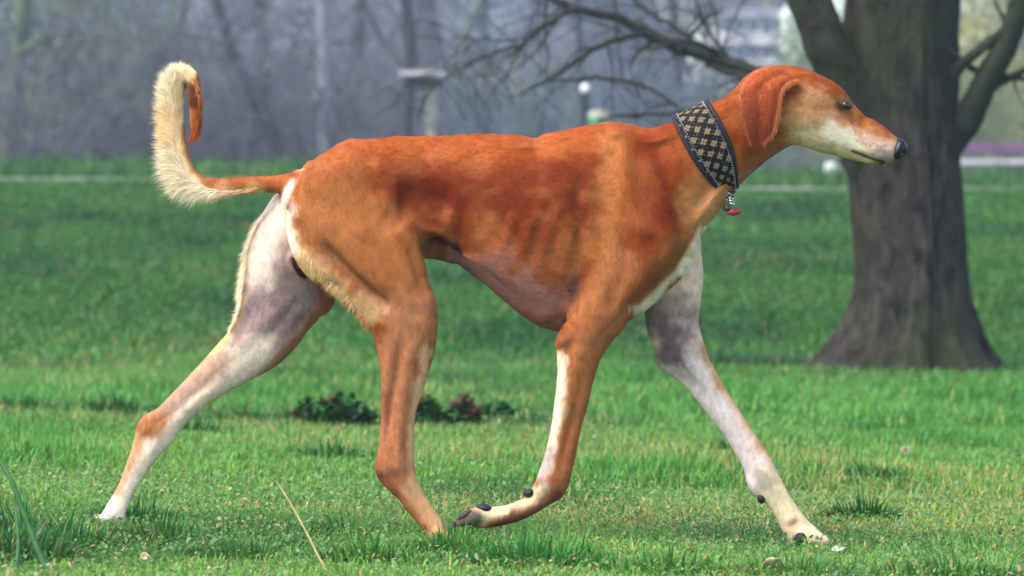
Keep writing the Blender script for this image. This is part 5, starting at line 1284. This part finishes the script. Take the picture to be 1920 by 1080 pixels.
# --- collar
def collar():
    Lf = crom([(1265, 225), (1290, 277), (1318, 320), (1348, 353)], 10); Rt = crom([(1328, 196), (1352, 236), (1373, 287), (1379, 345)], 10)
    def pt(th, v, off):
        s = (1 - math.cos(th)) / 2; k = s * (len(Lf) - 1); i = min(int(k), len(Lf) - 2); f = k - i
        a = Lf[i] * (1 - f) + Lf[i + 1] * f; b = Rt[i] * (1 - f) + Rt[i + 1] * f
        p = a * (1 - v) + b * v
        bd = (51 * (1 - v) + 46 * v) + off
        top = np.array([-.45, -.9]) * math.cos(th) * off
        return (p[0] + top[0], p[1] + top[1], -bd * math.sin(th) * 1.0)
    nu, nv = 97, 15
    V = []; UV = []
    for i in range(nu):
        th = 2 * math.pi * i / (nu - 1)
        for j in range(nv):
            v = j / (nv - 1); q = pt(th, v, 5 + 2.2 * math.sin(math.pi * v) ** .5)
            ox, oy = to_o(*q); V.append((ox, oy, q[2])); UV.append((i / (nu - 1), v))
    m, nt, b = new_mat('collar_brocade'); L = nt.links.new
    uvn = nt.nodes.new('ShaderNodeUVMap'); sep = nt.nodes.new('ShaderNodeSeparateXYZ'); L(uvn.outputs[0], sep.inputs[0])
    def mth(op, a, bb=None, c=None):
        n = nt.nodes.new('ShaderNodeMath'); n.operation = op
        for k, x in enumerate((a, bb, c)):
            if x is None: continue
            if isinstance(x, (int, float)): n.inputs[k].default_value = x
            else: L(x, n.inputs[k])
        return n.outputs[0]
    U = mth('MULTIPLY', sep.outputs[0], 21.0); Vv = mth('MULTIPLY', sep.outputs[1], 2.4)
    # staggered rosettes: two overlaid diagonal lattices
    s1 = mth('SINE', mth('MULTIPLY', mth('ADD', U, Vv), math.pi)); s2 = mth('SINE', mth('MULTIPLY', mth('SUBTRACT', U, Vv), math.pi))
    lat = mth('MULTIPLY', mth('ABSOLUTE', s1), mth('ABSOLUTE', s2))
    c1 = mth('COSINE', mth('MULTIPLY', U, 6 * math.pi)); c2 = mth('COSINE', mth('MULTIPLY', Vv, 6 * math.pi))
    pet = mth('MULTIPLY', mth('MULTIPLY', c1, c2), .34)
    vo = nt.nodes.new('ShaderNodeTexNoise'); vo.inputs['Scale'].default_value = 420
    tc = nt.nodes.new('ShaderNodeTexCoord'); L(tc.outputs['Object'], vo.inputs['Vector'])
    f = mth('ADD', mth('ADD', lat, pet), mth('MULTIPLY', mth('SUBTRACT', vo.outputs[0], .5), 1.9))
    cr = nt.nodes.new('ShaderNodeValToRGB'); e = cr.color_ramp.elements
    e[0].position = .40; e[0].color = (*lin((15, 13, 17)), 1); e[1].position = .66; e[1].color = (*lin((96, 82, 62)), 1)
    x = e.new(.95); x.color = (*lin((120, 104, 80)), 1)
    L(f, cr.inputs[0]); L(cr.outputs[0], b.inputs['Base Color']); b.inputs['Roughness'].default_value = .7; b.inputs['Specular IOR Level'].default_value = .12
    bp = nt.nodes.new('ShaderNodeBump'); bp.inputs['Strength'].default_value = .4; bp.inputs['Distance'].default_value = .0008; L(f, bp.inputs['Height']); L(bp.outputs[0], b.inputs['Normal'])
    c = mesh_obj('collar', o_world(np.array(V)) - dogoff, (grid_faces(nu, nv), np.full((nu - 1) * (nv - 1), 4, np.int32)), m, dog, True, uv=UV)
    tag(c, 'wide dark collar with beige brocade pattern and navy edging')
    md = c.modifiers.new('s', 'SOLIDIFY'); md.thickness = .004; md.offset = 0
    M_TRIM = mk_noise('collar_trim', (12, 11, 20), (26, 25, 42), 500, .6, bump=(.5, .0006))
    M_ST = mk_plain('stitch_thread', (150, 146, 160), .7)
    for v in (0.0, 1.0):
        th = np.linspace(0, 2 * math.pi, 90); P = []
        for a in th:
            q = pt(a, v, 6.0); P.append((*to_o(*q), q[2]))
        Vt, Ft = tubes([(o_world(np.array(P)) - dogoff, np.full(90, 4.2 * S))], 8)
        mesh_obj('trim', Vt, Ft, M_TRIM, c)
    for v in (.12, .88):
        dots = []
        for a in np.linspace(.05, 2 * math.pi, 110, endpoint=False):
            q = pt(a, v, 9.0); q2 = pt(a + .022, v, 9.0)
            P = np.array([(*to_o(*q), q[2]), ((q[0] + q2[0]) / 2, (q[1] + q2[1]) / 2, (q[2] + q2[2]) / 2), (*to_o(*q2), q2[2])])
            dots.append((o_world(P) - dogoff, np.array([.7, 1.1, .7]) * S))
        Vt, Ft = tubes(dots, 6); mesh_obj('stitching', Vt, Ft, M_ST, c)
    # leather end, ring, coiled charm and red tag
    blob('leather_tab', 1363, 356, -14, 17, 9, 12, mk_plain('brown_leather', (76, 36, 32), .5, bump=(.4, .001)), c, rot=.1)
    M_METAL = mk_plain('steel', (200, 200, 205), .22, .5, metal=1.0)
    def wire(name, pts, r, mat, ob=c):
        P = np.array([(*to_o(*p), p[2]) for p in pts]); Vw, Fw = tubes([(o_world(P) - dogoff, np.full(len(pts), r * S))], 8)
        return mesh_obj(name, Vw, Fw, mat, ob)
    wire('ring', [(1362 + 9 * math.cos(a), 368 + 7 * math.sin(a), -20 + 3 * math.sin(a)) for a in np.linspace(0, 2 * math.pi, 30)], 1.7, M_METAL)
    wire('charm', [(1369 + 4 * math.cos(a) + 1.0 * a / 6.28, 368 + 5.0 * a / 6.28, -22 + 4 * math.sin(a)) for a in np.linspace(0, 2 * math.pi * 3.2, 100)], 2.2, M_METAL)
    wire('charm', [(1352 + t * 12, 365 + 5 * math.sin(t * 3), -20) for t in np.linspace(0, 1, 12)], 1.6, M_METAL)
    blob('charm', 1363, 390, -20, 8, 7, 6, mk_plain('dark_bead', (60, 50, 52), .35), c)
    blob('tag', 1376, 398, -22, 13, 6.5, 4.5, mk_plain('red_enamel', (140, 16, 28), .5, .4, coat=.1), c, rot=-.12, fn=lambda v: (v[0], v[1] * (1 + .35 * v[0] - .2 * math.sin(3 * v[0])), v[2]))
collar()
